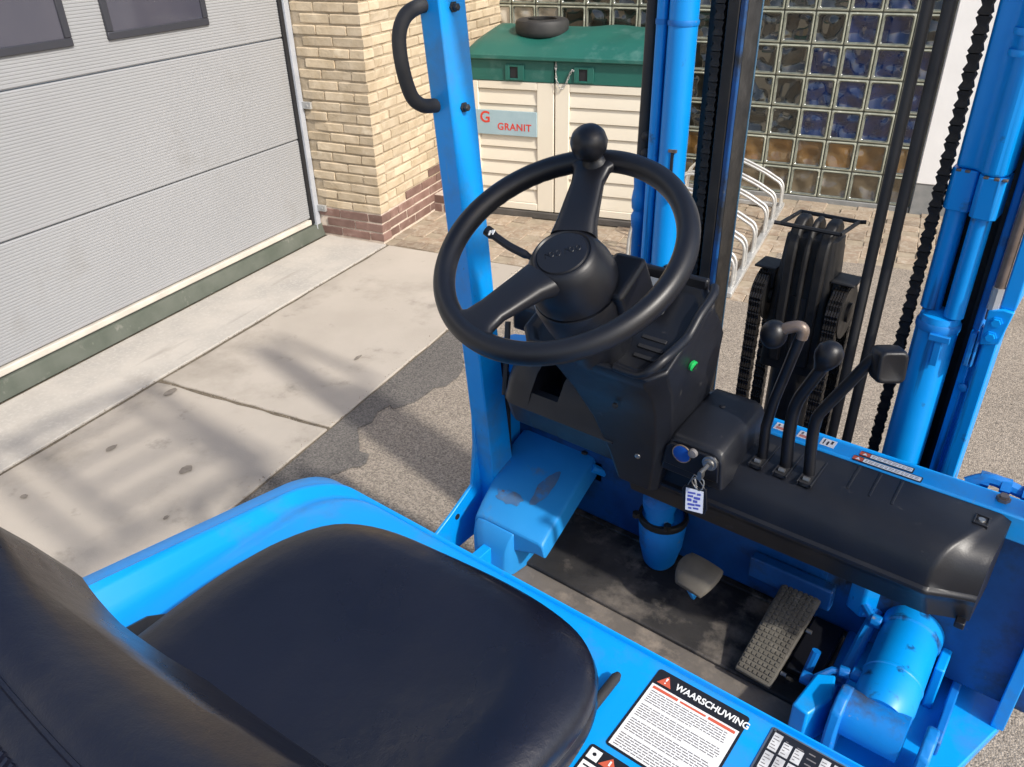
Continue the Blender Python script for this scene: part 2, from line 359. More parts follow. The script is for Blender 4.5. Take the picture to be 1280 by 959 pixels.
# loose grit lying in the joints and on the paving
mb = MB(); RG = random.Random(12)
def grain(x, y, z, s):
    k = [Vector((x + RG.uniform(-s, s), y + RG.uniform(-s, s), z)) for _ in range(3)] + [Vector((x, y, z + s * RG.uniform(.6, 1.2)))]
    mb.add(k, [(0, 1, 2), (0, 1, 3), (1, 2, 3), (2, 0, 3)], 0, False)
for _ in range(420): grain(-2.838 + RG.gauss(0, .010), RG.uniform(.4, 3.95), .001, RG.uniform(.002, .0055))
for _ in range(160): grain(RG.uniform(-2.82, -1.89), 2.079 + RG.gauss(0, .010), .001, RG.uniform(.002, .005))
for _ in range(500): grain(-1.875 + RG.gauss(0, .022), RG.uniform(.5, 3.95), .001, RG.uniform(.002, .006))
for _ in range(2600): grain(RG.uniform(-1.85, 1.2), RG.uniform(1.2, 4.7), .0, RG.uniform(.0015, .0045))
for _ in range(300): grain(-3.32 + abs(RG.gauss(0, .02)), RG.uniform(1.0, 3.95), .004, RG.uniform(.0015, .004))
for _ in range(260): grain(RG.uniform(-3.0, .6), 5.85 - abs(RG.gauss(0, .05)), .0, RG.uniform(.003, .008))
mb.build('loose_grit', mat('grit', (.34, .29, .23), (.16, .13, .10), ns=60, rough=.95), g, smooth=False)['kind'] = 'stuff'
# greenish-grey sill under the door
s_ = thing('door_sill', None, None, (-3.36, 1, 0), bldg=True, kind='structure')
mb = MB(); mb.prism([(-3.50, .0), (-3.325, .0), (-3.345, .085), (-3.50, .095)], 'y', -6, 3.955); mb.build('sill_strip', sill, s_, bevel=.004)

# ================================================================== GARAGE DOOR
gd = thing('garage_door', 'pale grey ribbed sectional garage door with dark windows beside the yellow brick pier', 'garage door', (-3.37, 1.5, .09), bldg=True)
DY0, DY1 = -5.5, 3.868
PZ = [.13, .635, 1.214, 1.793, 2.372, 2.95]
for a, b in zip(PZ[:-1], PZ[1:]):
    mb = MB(); z0, z1 = a + .003, b - .003; n = round((z1 - z0) / .0145); prof = []
    x0 = -3.364
    prof.append((x0 - .006, z0)); prof.append((x0, z0 + .006))
    for k in range(n):
        zz = z0 + .008 + (z1 - z0 - .016) * k / n; dz = (z1 - z0 - .016) / n
        prof += [(x0, zz + dz * .1), (x0, zz + dz * .62), (x0 - .0020, zz + dz * .72), (x0 - .0020, zz + dz * .95)]
    prof += [(x0, z1 - .006), (x0 - .006, z1), (x0 - .04, z1), (x0 - .04, z0)]
    wins = (PZ.index(a) == 2)
    mb.prism(prof, 'y', DY0, DY1); mb.build('door_panel', doorm, gd)
for k in range(8):
    y1 = 3.324 - k * .81; y0 = y1 - .625
    z0, z1 = 1.34, 1.66
    mb = MB(); fw = .035
    for (a, b, c, d) in ((y0, y1, z0, z0 + fw), (y0, y1, z1 - fw, z1), (y0, y0 + fw, z0 + fw, z1 - fw), (y1 - fw, y1, z0 + fw, z1 - fw)): mb.box(-3.372, -3.352, a, b, c, d)
    f = mb.build('window_frame', framed, gd, bevel=.004)
    mb = MB(); mb.box(-3.37, -3.3595, y0 + fw, y1 - fw, z0 + fw, z1 - fw); mb.build('pane', wpane, f)
mb = MB(); mb.box(-3.39, -3.352, DY0, DY1, .093, .127); mb.build('bottom_seal', sealw, gd, bevel=.006)
mb = MB(); mb.box(-3.40, -3.350, 3.870, 3.896, .095, 2.95); mb.build('side_seal', seal, gd, bevel=.003)
mb = MB(); mb.box(-3.40, -3.345, 3.898, 3.948, .02, 3.0); mb.box(-3.345, -3.338, 3.898, 3.905, .02, 3.0); mb.build('side_rail', alum, gd, bevel=.003)
for zz in (.19, .83, 1.47, 2.1):
    mb = MB(); mb.box(-3.345, -3.28, 3.930, 3.9485, zz - .02, zz + .02); mb.box(-3.31, -3.30, 3.925, 3.930, zz - .006, zz + .006); mb.build('rail_bracket', galv, gd, bevel=.002)

# ================================================================== BRICK PIER
bp = thing('brick_pier', 'yellow brick pier with red brown base courses at the corner beside the garage door', 'brick wall', (-2.861, 3.95, 0), bldg=True)
TH = radians(3.0)                            # the long face runs three degrees off square
def side(d): return (-2.861 - sin(TH) * d, 3.95 + cos(TH) * d)
ex, ey = side(1.95)
core = MB(); core.prism([(-3.42, 3.9575), (-2.8675, 3.9575), (ex - .0075, ey), (-3.42, ey)], 'z', 0, 2.95)
core.build('mortar_core', mortar, bp)
low = MB(); low.prism([(-3.365, 3.9555), (-2.8655, 3.9555), (side(1.95)[0] - .0055, ey), (-3.36, ey)], 'z', 0, .205); low.build('base_mortar', mortar_l, bp)
CH = .0605
yb = [brickmesh('brick', .208, .095, .0505, brick_y, .0048, .0028, 20 + i) for i in range(5)]
yh = [brickmesh('brick', .098, .095, .0505, brick_y, .0048, .0028, 40 + i) for i in range(3)]
rb = [brickmesh('brick', .208, .095, .0505, brick_r, .0035, .0018, 60 + i) for i in range(4)]
rh = [brickmesh('brick', .098, .095, .0505, brick_r, .0035, .0018, 80 + i) for i in range(3)]
cnt = 0; upper = MB()
for c in range(48):
    z = .012 + CH * (c + .5); redc = c < 3
    F, H = (rb, rh) if redc else (yb, yh)
    def put(full, cx, cy, rz, ln):
        global cnt
        jj = R.uniform(-.0035, .0030)
        nx, ny = (sin(rz), -cos(rz))
        p = (cx + nx * jj, cy + ny * jj, z)
        is_red = redc or (c in (3, 4) and cy > 4.35 + (c - 3) * .25 and rz > 1)
        lst = (rb if is_red else yb) if full else (rh if is_red else yh)
        if cnt < 296 and c < 26:
            place(R.choice(lst), 'brick', bp, p, (R.uniform(-.006, .006), R.uniform(-.01, .01), rz + R.uniform(-.006, .006)), (ln / (.208 if full else .098), 1, 1)); cnt += 1
        else:
            T = Matrix.Translation(p) @ Matrix.Rotation(rz, 4, 'Z'); upper.box(-ln / 2, ln / 2, -.0475, .0475, -.025, .025, 0, T)
    # short face (towards the camera): from corner leftwards; the side face: from corner away. stretcher bond, half lap
    o = c % 2
    x = -2.861
    lens = ([.208, .208] if o else [.098, .208, .158]);
    for ln in lens:
        if x - ln < -3.355: ln = x + 3.352
        if ln < .03: break
        put(ln > .12, x - ln / 2, 3.95 + .0475, 0, ln); x -= ln + .010
    d = .108 if o else .0 + .108
    d = (.105 if o else .0)
    d = .0 + (.108 if o else .003)
    # headers at the corner alternate so that the bond turns it
    first = True
    d = .1055
    seq = [.098] if not o else []
    while d < 1.94:
        ln = seq.pop(0) if seq else .208
        if d + ln > 1.95: ln = 1.95 - d
        if ln < .04: break
        px_, py_ = side(d + ln / 2)
        put(ln > .12, px_ - .0475 * cos(TH), py_ - .0475 * sin(TH), pi / 2 + TH, ln); d += ln + .010
if upper.v: upper.build('upper_bricks', brick_y, bp)['kind'] = 'stuff'
# wall above the door (carries on over the opening)
lt = thing('door_lintel', 'concrete lintel above the grey garage door', 'lintel', (-3.4, 0, 3.0), bldg=True)
mb = MB(); mb.box(-3.6, -3.33, -6, 3.95, 2.96, 3.4); mb.build('lintel_beam', whitew, lt, bevel=.01)

# low brick step in the corner
st = thing('brick_step', 'low red brown brick kerb block in the corner between pier and storage box', 'brick step', (-2.80, 4.72, 0), bldg=True)
mb = MB(); mb.box(-2.945, -2.665, 4.66, 5.0, 0, .122); mb.build('mortar_bed', mortar_l, st)
for c in range(2):
    for k in range(1 if c else 2):
        pass
for c, row in enumerate((((-2.895, .098), (-2.745, .158)), ((-2.85, .19), (-2.70, .072)))):
    for cx, ln in row: place(rb[c], 'brick', st, (cx, 4.66 + .043, .032 + c * .061), (0, 0, R.uniform(-.01, .01)), (ln / .208, 1, 1.08))
for k in range(3): place(rb[k], 'brick', st, (-2.80 + R.uniform(-.004, .004), 4.80 + k * .105, .0935), (0, 0, .01), (1.3, 1, 1.05))
for k in range(2): place(rh[k], 'brick', st, (-2.712, 4.80 + k * .105, .0325), (0, 0, 0), (1, 1, 1.05))

# ================================================================== GLASS BLOCK WALL
gw = thing('glass_block_wall', 'wall of square glass blocks in a pale grid behind bike rack and storage box', 'glass block wall', (-1.5, 5.884, 0), bldg=True)
WY = 5.884
mb = MB(); mb.box(-3.4, .12, WY + .012, WY + .10, .0, 2.85); mb.build('joint_grid', gmort, gw)
mb = MB(); mb.box(-3.4, .12, WY - .012, WY + .012, -.01, .030); mb.build('bottom_sill', plinthm, gw, bevel=.004)
def blockmesh(name, mt):
    mb = MB(); h = .0955; ri = .078; d = .014
    O = [Vector((x, 0, z)) for x, z in rrect(0, 0, h, h, .006, 2)]
    B = [p + Vector((0, .03, 0)) for p in O]
    def sc(r, y): return [Vector((x, y, z)) for x, z in rrect(0, 0, r, r, .012, 2)]
    mb.loft([B, O], 0, True, True, False)
    mb.loft([O, sc(h - .003, -.003), sc(h - .009, -.003)], 0, True, False, False); mb.loft([sc(h - .009, -.003), sc(ri + .004, .006), sc(ri, .009)], 2, True, False, False)
    mb.loft([sc(ri, .008), sc(ri - .01, .0105), sc(ri * .5, .0095)], 1, True, False, True)
    return mb.mesh(name, [gl_rim, mt, silver], ang=50)
GB = {k: blockmesh('glass_block', m_) for k, m_ in dict(d=gl_dark, b=gl_blue, o=gl_oran, w=gl_brow, p=gl_pale).items()}
hi = MB()
for r in range(14):
    for c in range(17):
        x = .012 - c * .1985; z = .130 + r * .2
        if r == 0: k = 'w'
        elif r == 1: k = 'o'
        else: k = 'b' if c in (1, 2) or (c == 0 and r < 5) or (c == 3 and r in (2, 3, 4, 99)) else 'd'
        if c >= 12: k = 'p' if (c >= 14 or R.random() < .5) else 'd'
        if r < 9: place(GB[k], 'glass_block', gw, (x, WY, z), (0, 0, 0), (1.0, 1, 1))
        else:
            hi.box(x - .0955, x + .0955, WY, WY + .02, z - .0955, z + .0955)
            hi.box(x - .075, x + .075, WY - .004, WY, z - .075, z + .075, 1)
hi.build('upper_blocks', [gl_rim, gl_dark], gw)['kind'] = 'stuff'

ww = thing('white_wall', 'plain white rendered wall with grey plinth right of the glass blocks', 'wall', (1.5, 5.87, 0), bldg=True)
mb = MB(); mb.box(.125, 6.0, 5.85, 6.1, .205, 3.2); mb.build('rendered_face', whitew, ww, bevel=.004)
mb = MB(); mb.box(.125, 6.0, 5.856, 6.1, -.02, .204); mb.build('plinth', plinthm, ww, bevel=.004)

# ================================================================== STORAGE BOX
A4 = radians(4.6)
sb = thing('storage_box', 'cream plastic garden storage box with louvred doors and green lid, GRANIT sign on the front', 'storage box', (-2.051, 4.806, 0), bldg=True)
TB = Matrix.Translation((-2.051, 4.806, 0)) @ Matrix.Rotation(A4, 4, 'Z')      # local x along the front, 0 at the seam
XL, XR, DD = -.60, .70, .78
mb = MB(); mb.box(XL - .01, XR + .01, -.012, DD, 0, .045, 0, TB); mb.build('base_frame', basep, sb, bevel=.006)
mb = MB(); mb.box(XL, XR, .05, DD - .01, .046, 1.0, 0, TB); mb.build('carcass', cream, sb, bevel=.01)
for (a, b) in ((XL, -.004), (.004, XR)):
    mb = MB(); 
    mb.box(a, a + (.075 if a < -.1 else .095), 0, .05, .05, .885, 0, TB); mb.box(b - (.115 if a < -.1 else .07), b, 0, .05, .05, .885, 0, TB)
    ia = a + (.075 if a < -.1 else .095); ib = b - (.115 if a < -.1 else .07)
    mb.box(ia, ib, 0.0, .05, .835, .885, 0, TB); mb.box(ia, ib, .0, .05, .05, .10, 0, TB)
    dr = mb.build('door', cream, sb, bevel=.005)
    nl = 8; hh = (.833 - .10) / nl
    for k in range(nl):
        z0 = .102 + k * hh; m2 = MB(); m2.prism([(.045, z0), (.006, z0), (.006, z0 + .004), (.020, z0 + hh - .005), (.045, z0 + hh - .005)], 'x', ia, ib, 0, TB)
        m2.build('louvre', cream, dr, bevel=.0015)
    mb = MB(); mb.box(a, b, -.004, .05, .887, 1.015, 0, TB)
    lx = (a + b) / 2 + (.02 if a < -.1 else -.13)
    ug = mb.build('upper_door_panel', greenp, sb, bevel=.004)
    # recessed latch: dark pocket, raised surround
    lx = -.262 if a < -.1 else .195
    m2 = MB(); m2.box(lx - .065, lx - .035, -.016, -.0045, .895, .99, 0, TB); m2.box(lx + .02, lx + .062, -.016, -.0045, .895, .99, 0, TB)
    m2.box(lx - .035, lx + .02, -.016, -.0045, .975, .99, 0, TB); m2.box(lx - .035, lx + .02, -.016, -.0045, .895, .907, 0, TB); m2.build('latch_surround', greenp, ug, bevel=.003)
    m2 = MB(); m2.box(lx - .035, lx + .02, -.006, -.0046, .907, .975, 0, TB); m2.build('latch_pocket', seal, ug)
# lid: two halves pillow-shaped, sagging
for (a, b) in ((XL - .025, XR + .03),):
    mb = MB(); nx, ny = 26, 12; vs = []; fs = []
    for i in range(nx + 1):
        for j in range(ny + 1):
            u = i / nx; v = j / ny; x = a + (b - a) * u; y = -.03 + (DD + .04) * v
            e = min(1, min(v, 1 - v) * 7) ** .5; ex_ = min(1, min(u, 1 - u) * 14) ** .5
            z = 1.045 + .055 * e * ex_ + .075 * min(1, v * 2.2) * ex_ * (1 if v < .5 else min(1, (1 - v) * 2.6))
            z += -.020 * math.exp(-((x + .20) / .22) ** 2) * e * ex_ + .007 * sin(x * 17) * sin(y * 9) * e
            vs.append(TB @ Vector((x, y, z)))
    for i in range(nx):
        for j in range(ny): fs.append((i * (ny + 1) + j, (i + 1) * (ny + 1) + j, (i + 1) * (ny + 1) + j + 1, i * (ny + 1) + j + 1))
    mb.add(vs, fs); mb.build('lid', greenp, sb)
    mb = MB(); mb.box(a - .004, b + .004, -.036, DD + .012, 1.018, 1.046, 0, TB); mb.build('lid_rim', greenp, sb, bevel=.006)
mb = MB(); mb.box(-.598, -.118, -.008, .005, .548, .703, 0, TB); sg = mb.build('sign_plate', signm, sb, bevel=.001)
TX = TB @ Matrix.Translation((0, -.0088, 0)) @ Matrix.Rotation(pi / 2, 4, 'X')
text('lettering', 'GRANIT', sg, TX @ Matrix.Translation((-.392, .582, 0)), .062, red, bold=.0012, spacing=1.08)
text('lettering', 'G', sg, TX @ Matrix.Translation((-.515, .625, 0)), .10, red, bold=.002)
# chain and padlock hanging at the seam
pc = thing('lock_chain', 'short steel chain looped between the door latches of the storage box', 'chain', (-2.05, 4.78, .95), bldg=True)
pts = spline([TB @ Vector(p) for p in ((.012, -.008, 1.012), (.014, -.016, .95), (.020, -.014, .90), (.048, -.016, .855), (.078, -.014, .885), (.098, -.018, .93), (.118, -.02, .968), (.13, -.016, .965))], 6)
for i in range(0, len(pts) - 2, 2):
    a, b = pts[i], pts[i + 2]; d = (b - a); c_ = (a + b) / 2; L = d.length * .78
    q = d.to_track_quat('Z', 'X').to_matrix().to_4x4() @ Matrix.Rotation(pi / 2 * (i % 4 // 2), 4, 'Z')
    ring = [Vector((.0055 * cos(t * pi / 5), 0, L * sin(t * pi / 5))) for t in range(11)]
    mb = MB(); mb.tube([Matrix.Translation(c_) @ q @ p for p in ring], .0018, 6, caps=False); mb.build('link', galv, pc)

ty = thing('spare_tyre', 'small solid black tyre lying flat on the green lid', 'tyre', (-2.26, 5.05, 1.14), bldg=True)
mb = MB(); cx, cy, z0 = -2.265, 5.10, 1.125
prof = [(.0, .09), (.0, .155), (.012, .168), (.03, .172), (.075, .174), (.092, .166), (.098, .154), (.098, .10), (.085, .092), (.01, .09)]
mb.lathe([(d, r) for d, r in prof], (cx, cy, z0), (0, 0, 1), 40, cap0=False, cap1=False); mb.build('tread_ring', rub, ty)
mb = MB(); mb.lathe([(.02, .091), (.03, .09), (.09, .09), (.1, .0905)], (cx, cy, z0), (0, 0, 1), 30, cap0=False, cap1=False); mb.build('steel_band', grease, ty)

# ================================================================== BIKE RACK
br = thing('bike_rack', 'low galvanised bicycle rack with bent tube hoops on the paving before the glass blocks', 'bicycle rack', (-.69, 4.8, 0), bldg=True)
mb = MB(); mb.box(-.705, -.665, 3.98, 5.66, .004, .036); mb.build('base_rail', galv, br, bevel=.004)
mb = MB(); mb.box(-1.30, -1.26, 3.98, 5.66, .004, .036); mb.build('base_rail', galv, br, bevel=.004)
for yy in (3.985, 5.62):
    mb = MB(); mb.box(-1.26, -.705, yy, yy + .04, .005, .034); mb.build('cross_rail', galv, br, bevel=.004)
k = 0
for y0, h in ((4.06, .17), (4.34, .17), (4.62, .17), (4.98, .17), (5.26, .17), (5.56, .17)):
    for dy in (0, .062):
        mb = MB(); y = y0 + dy
        mb.tube(spline([(-.685, y, .02), (-.685, y, h - .06), (-.688, y, h - .012), (-.705, y, h + .022), (-.74, y, h + .045), (-.85, y, h + .10), (-1.06, y, h + .175), (-1.20, y, h + .185), (-1.27, y, h + .10), (-1.28, y, .02)], 5), .0088, 9)
        mb.build('hoop', galv, br); k += 1
for y0 in (4.06, 4.34, 4.62, 4.98, 5.26, 5.56):
    mb = MB(); mb.box(-.695, -.675, y0 - .005, y0 + .067, .036, .048); mb.box(-.692, -.678, y0 + .02, y0 + .04, .048, .056); mb.build('foot_plate', galv, br, bevel=.002)
#TRUCK

# ================================================================== FORKLIFT
T_ = thing('forklift', 'bright blue forklift truck with black seat, steering wheel, levers and mast', 'forklift', (-.47, .3, 0))
# ---------------- chassis and hood
mb = MB(); mb.prism([(-.90, -1.15), (-.035, -1.15), (-.035, 1.30), (-.90, 1.30)], 'z', .16, .56); mb.build('chassis', bluew, T_, bevel=.01)
for x0, x1, yy, rr in ((-.955, -.80, 1.62, .22), (-.14, .015, 1.62, .22), (-.93, -.78, -.75, .2), (-.16, -.01, -.75, .2)):
    mb = MB(); h = (x1 - x0)
    mb.lathe([(0, rr * .55), (0, rr * .9), (.015, rr), (h - .015, rr), (h, rr * .9), (h, rr * .55)], (x0, yy, rr), (1, 0, 0), 32, cap0=False, cap1=False)
    wh = mb.build('wheel', rub, T_)
    mb = MB(); mb.lathe([(.02, .02), (.02, rr * .56), (h - .02, rr * .56), (h - .02, .02)], (x0, yy, rr), (1, 0, 0), 24); mb.build('rim', blue, wh)
def hoodring(ins, z, r=.05):
    r = .055 + ins * .25
    x0, x1, y0, y1 = -.970 + ins, .045 - ins * .2, -1.15 + ins, .6425 - ins * .22
    n = 7; p = []
    for (cx, cy, a0, rr) in ((x1 - .03, y1 - .03, 0, .03), (x0 + r, y1 - r, 90, r), (x0 + .05, y0 + .05, 180, .05), (x1 - .03, y0 + .03, 270, .03)):
        for k in range(n + 1):
            a = radians(a0 + 90 * k / n); p.append((cx + rr * cos(a), cy + rr * sin(a)))
    # extra stations along the left side so that the shoulder can rise to the rear
    out = []
    for i, q in enumerate(p):
        out.append(q); nx = p[(i + 1) % len(p)]
        if abs(nx[1] - q[1]) > .5:
            for k in range(1, 9): out.append((q[0] + (nx[0] - q[0]) * k / 9, q[1] + (nx[1] - q[1]) * k / 9))
    ring = []
    for x, y in out:
        zz = z
        if z > .8 and x < -.80: zz += min(.06, max(0, (.60 - y)) * .14) * min(1, max(0, -.85 - x) / .06) 
        ring.append(Vector((x, y, zz)))
    return ring
mb = MB(); mb.loft([hoodring(*q) for q in ((.0, .58), (.0, .90), (.002, .945), (.008, .968), (.020, .979), (.042, .983), (.052, .987), (.060, .993), (.070, .993), (.084, .986), (.098, .988), (.112, .997), (.128, 1.0), (.16, 1.0))])
hood = mb.build('engine_hood', blue, T_, ang=60)
# ---------------- decals on the hood (flat prints with their own small thickness)
def decalT(x, y, z, rot): return Matrix.Translation((x, y, z)) @ Matrix.Rotation(rot, 4, 'Z')
HZ = 1.0
lx, ly = -.268, .607   # top left corner of the large warning label, its header reads along +x
DW, DH = .114, .125
DT = decalT(lx, ly, HZ, 0)
mb = MB(); mb.prism([(p[0], p[1]) for p in rrect(DW / 2, -DH / 2, DW / 2, DH / 2, .004, 3)], 'z', .0, .0008, 0, DT); wl = mb.build('warning_label', ink, hood)
mb = MB(); mb.box(.003, DW - .003, -DH + .003, -.024, .0008, .0011, 0, DT); mb.build('print_panel', white, wl)
mb = MB(); mb.add([DT @ Vector(p) for p in ((.006, -.020, .0012), (.024, -.020, .0012), (.015, -.005, .0012))], [(0, 1, 2)], 0, False)
mb.add([DT @ Vector(p) for p in ((.0142, -.0135, .0014), (.0158, -.0135, .0014), (.0162, -.0085, .0014), (.0138, -.0085, .0014))], [(0, 1, 2, 3)], 1, False)
mb.add([DT @ Vector(p) for p in ((.0142, -.0175, .0014), (.0158, -.0175, .0014), (.0158, -.0155, .0014), (.0142, -.0155, .0014))], [(0, 1, 2, 3)], 1, False)
mb.build('warning_triangle', [redbr, white], wl, smooth=False)
text('lettering', 'WAARSCHUWING', wl, DT @ Matrix.Translation((.0275, -.0165, .0011)), .0125, white, depth=.0001, bold=.0003, sx=.86)
mb = MB()
mb.box(.006, .038, -.0305, -.0265, .0011, .0013, 1, DT); mb.box(.076, .108, -.0305, -.0265, .0011, .0013, 1, DT)
mb.box(.041, .073, -.0300, -.0272, .0011, .0013, 1, DT)
RT = random.Random(5)
for k in range(27):
    y = -.0335 - k * .00325; x = .007
    if k % 7 == 6: continue
    end = DW - .008 - (RT.uniform(.01, .05) if k % 7 == 5 else RT.uniform(0, .004))
    while x < end - .002:
        wd = min(RT.uniform(.003, .010), end - x); mb.box(x, x + wd, y - .0013, y, .0011, .0013, 0, DT); x += wd + .0011
mb.build('small_print', [greyink, redbr], wl, smooth=False)
# specification plate
PT = decalT(-.130, .612, HZ, 0)
mb = MB(); mb.prism(rrect(.047, -.06, .047, .06, .003, 3), 'z', 0, .0012, 0, PT); sp = mb.build('specification_plate', steel, hood)
mb = MB(); mb.box(.002, .092, -.118, -.002, .0012, .0015, 0, PT); mb.build('print_panel', ink, sp)
mb = MB(); m2 = MB()
for r in range(4):
    for ci, (a, b) in enumerate(((.005, .0145), (.0175, .027), (.030, .0395), (.057, .0665), (.070, .0795), (.083, .0875))):
        y1 = -.006 - r * .027 - (.006 if ci in (1, 2) and r == 0 else 0); y0 = -.030 - r * .027
        mb.box(a, b, y0, y1, .0015, .0017, 0, PT)
        for k in range(5): m2.box(a + .0012, b - .0015 - .002 * ((k * 7 + ci) % 3), y0 + .003 + k * .004, y0 + .0042 + k * .004, .0017, .0018, 0, PT)
mb.build('plate_fields', mat('worn_white_print', (.60, .60, .59), (.42, .42, .42), ns=60, rough=.4), sp, smooth=False)
for r in range(14):
    m2.box(.0435, .0435 + .007 + .003 * ((r * 5) % 2), -.010 - r * .0072, -.0085 - r * .0072, .0015, .0017, 0, PT)
m2.build('small_print', greyink, sp, smooth=False)
for (x, y) in ((.004, -.004), (.090, -.004)):
    mb = MB(); mb.lathe([(.0014, .0016), (.0024, .0013)], tuple(PT @ Vector((x, y, 0))), (0, 0, 1), 8); mb.build('rivet', steel, sp)
# second warning label nearer the seat
WT = decalT(-.279, .474, HZ, 0)
mb = MB(); mb.prism(rrect(.03, -.05, .03, .05, .004, 3), 'z', 0, .0008, 0, WT); w2 = mb.build('warning_label', ink, hood)
mb = MB(); mb.add([WT @ Vector(p) for p in ((.018, -.017, .0010), (.040, -.017, .0010), (.029, -.003, .0010))], [(0, 1, 2)], 0, False)
mb.box(.028, .030, -.013, -.007, .0010, .0013, 1, WT); mb.box(.003, .0165, -.018, -.004, .0008, .0011, 1, WT); mb.box(.003, .057, -.09, -.022, .0008, .0011, 1, WT); mb.build('warning_triangle', [redbr, white, ink], w2, smooth=False)
mb = MB(); mb.lathe([(0, .0022), (.0004, .0022)], tuple(WT @ Vector((.010, -.0105, .0011))), (0, 0, 1), 10); 
for r in range(8): mb.box(.006, .054, -.028 - r * .006, -.026 - r * .006, .0011, .0013, 0, WT)
mb.build('small_print', ink, w2, smooth=False)

# ---------------- seat
seat = MB()
OUT = [(-.742, .05), (-.752, .14), (-.760, .228), (-.767, .30), (-.768, .372), (-.757, .447), (-.724, .512), (-.66, .546), (-.562, .560), (-.461, .567), (-.386, .563), (-.333, .549), (-.297, .520), (-.279, .480), (-.274, .43), (-.278, .36), (-.285, .25), (-.290, .15), (-.292, .05), (-.35, -.02), (-.52, -.03), (-.68, -.02)]
OUT = [(p.x, p.y) for p in spline([(x, y, 0) for x, y in OUT] + [(OUT[0][0], OUT[0][1], 0)], 4)[:-1]]
cx, cy = -.52, .28
def sring(s, z, dz=0.0):
    r = []
    for x, y in OUT:
        X = cx + (x - cx) * (1 - s / .24) * .985; Y = cy + (y - .008 - cy) * (1 - s / .28)
        r.append(Vector((X, Y, 1.0 + (z - 1.0) * .86 + .012 * max(0, (abs(X - cx) / .24)) ** 2 * (1 if s > .03 else .3) + .010 * ((Y - .28) / .28) ** 2 * (1 if s > .03 else .3))))
    return r
mb = MB(); mb.loft([sring(s, z) for s, z in ((.010, 1.000), (.002, 1.006), (-.002, 1.022), (.0, 1.034), (.004, 1.0385), (.001, 1.043), (-.002, 1.056), (.002, 1.072), (.012, 1.084), (.028, 1.0905), (.05, 1.091), (.08, 1.087), (.12, 1.080), (.17, 1.073), (.215, 1.070), (.239, 1.0695))])
st_ = thing  # keep the helper name short below
cush = mb.build('seat_cushion', vinyl, T_, ang=80)
mb = MB(); mb.loft([sring(.02, .99), sring(.012, 1.0)]); mb.build('seat_pan', seal, T_)
# backrest: top edge near z 1.3, wrapping forward at its ends
def bsec(u):
    x = -.752 + .465 * u; e = abs(2 * u - 1)
    f = 0         # ends curve forward
    sh = max(0, e - .80) / .20; sh = sh * sh * .9                    # ends lower and thinner
    top = 1.298 + (.060 * e ** 2 if u < .5 else 0) - .035 * sh * (1.6 if u > .5 else 1.0); thin = 1 - .30 * sh
    base = [(.224, 1.03), (.227, 1.08), (.214, 1.14), (.187, 1.20), (.158, 1.25), (.140, 1.28), (.122, 1.297), (.098, 1.306), (.076, 1.3045), (.070, 1.2995), (.063, 1.3035), (.045, 1.298), (.012, 1.272), (-.008, 1.22), (-.016, 1.12), (-.012, 1.02)]
    ym = .09
    out = []
    for y, z in base:
        zz = 1.03 + (z - 1.03) * (top - 1.03) / .275 * 1.0
        yy = ym + (y - ym) * thin + .024 * e ** 3 * max(0, min(1, (z - 1.09) / .13)) - (.006 * e if z < 1.1 else 0)
        # shallow hollow in the middle of the front
        if y > .13: yy += .016 * max(0, min(1, (u - .25) / .5)) - .034 * max(0, 1 - (u / .38) ** 1.5) * (1 if z < 1.2 else .35)
        out.append(Vector((x + (.02 * sh if u < .5 else -.02 * sh) * 0, yy, zz)))
    return out
mb = MB(); NU = 30
us = [0.5 - .5 * cos(pi * k / NU) for k in range(NU + 1)]
mb.loft([bsec(u) for u in us]); back = mb.build('backrest', vinyl, T_, ang=80)
# ribbed rear shell of the backrest
mb = MB()
for k in range(58):
    u = .04 + .92 * k / 57; s = bsec(u)
    a, b, c, d = s[11], s[12], s[13], s[14]
    P = [a + Vector((0, .001, .0015)), (a + b) / 2 + Vector((0, -.001, .003)), b + Vector((0, -.0025, .002)), c + Vector((0, -.0030, 0)), d + Vector((0, -.002, 0))]
    mb.tube(P, .0022, 5)
mb.build('ribbed_shell', vinyl, back)['kind'] = 'stuff'
mb = MB(); mb.tube([bsec(u)[9] + Vector((0, 0, .0005)) for u in us], .003, 6); mb.build('seam_piping', vinyl, back)
# recliner bracket left, adjuster bar right
mb = MB(); mb.prism([(.185, 1.0), (.285, 1.0), (.290, 1.028), (.262, 1.046), (.215, 1.052), (.19, 1.04)], 'x', -.80, -.745); mb.build('recliner_bracket', black, T_, bevel=.006)
mb = MB(); mb.tube([(-.300, .42, 1.010), (-.300, .556, 1.010), (-.300, .563, 1.010)], [.0062, .0062, .0035], 10); mb.build('adjuster_bar', rub, T_)
mb = MB(); mb.box(-.315, -.29, .20, .46, 1.002, 1.010); mb.build('seat_rail', grease, T_, bevel=.003)

# ---------------- floor
mb = MB(); mb.box(-.845, -.150, .60, 1.27, .555, .576); mb.build('floor_plate', dusty, T_, bevel=.003)
mb = MB(); mb.box(-.812, -.165, 1.004, 1.262, .577, .586); mb.build('floor_mat', matf, T_, bevel=.003)
mb = MB(); mb.box(-.812, -.165, 1.20, 1.215, .586, .592); mb.build('mat_ridge', matf, T_, bevel=.002)
mb = MB(); mb.box(-.848, -.826, .64, 1.16, .560, .640); mb.build('floor_edge_flange', blue, T_, bevel=.002)
mb = MB(); mb.prism([(-.93, .56), (.06, .56), (.06, .90), (-.93, .90)], 'y', 1.268, 1.28); fw = mb.build('front_bulkhead', grimy_shade, T_, bevel=.003)
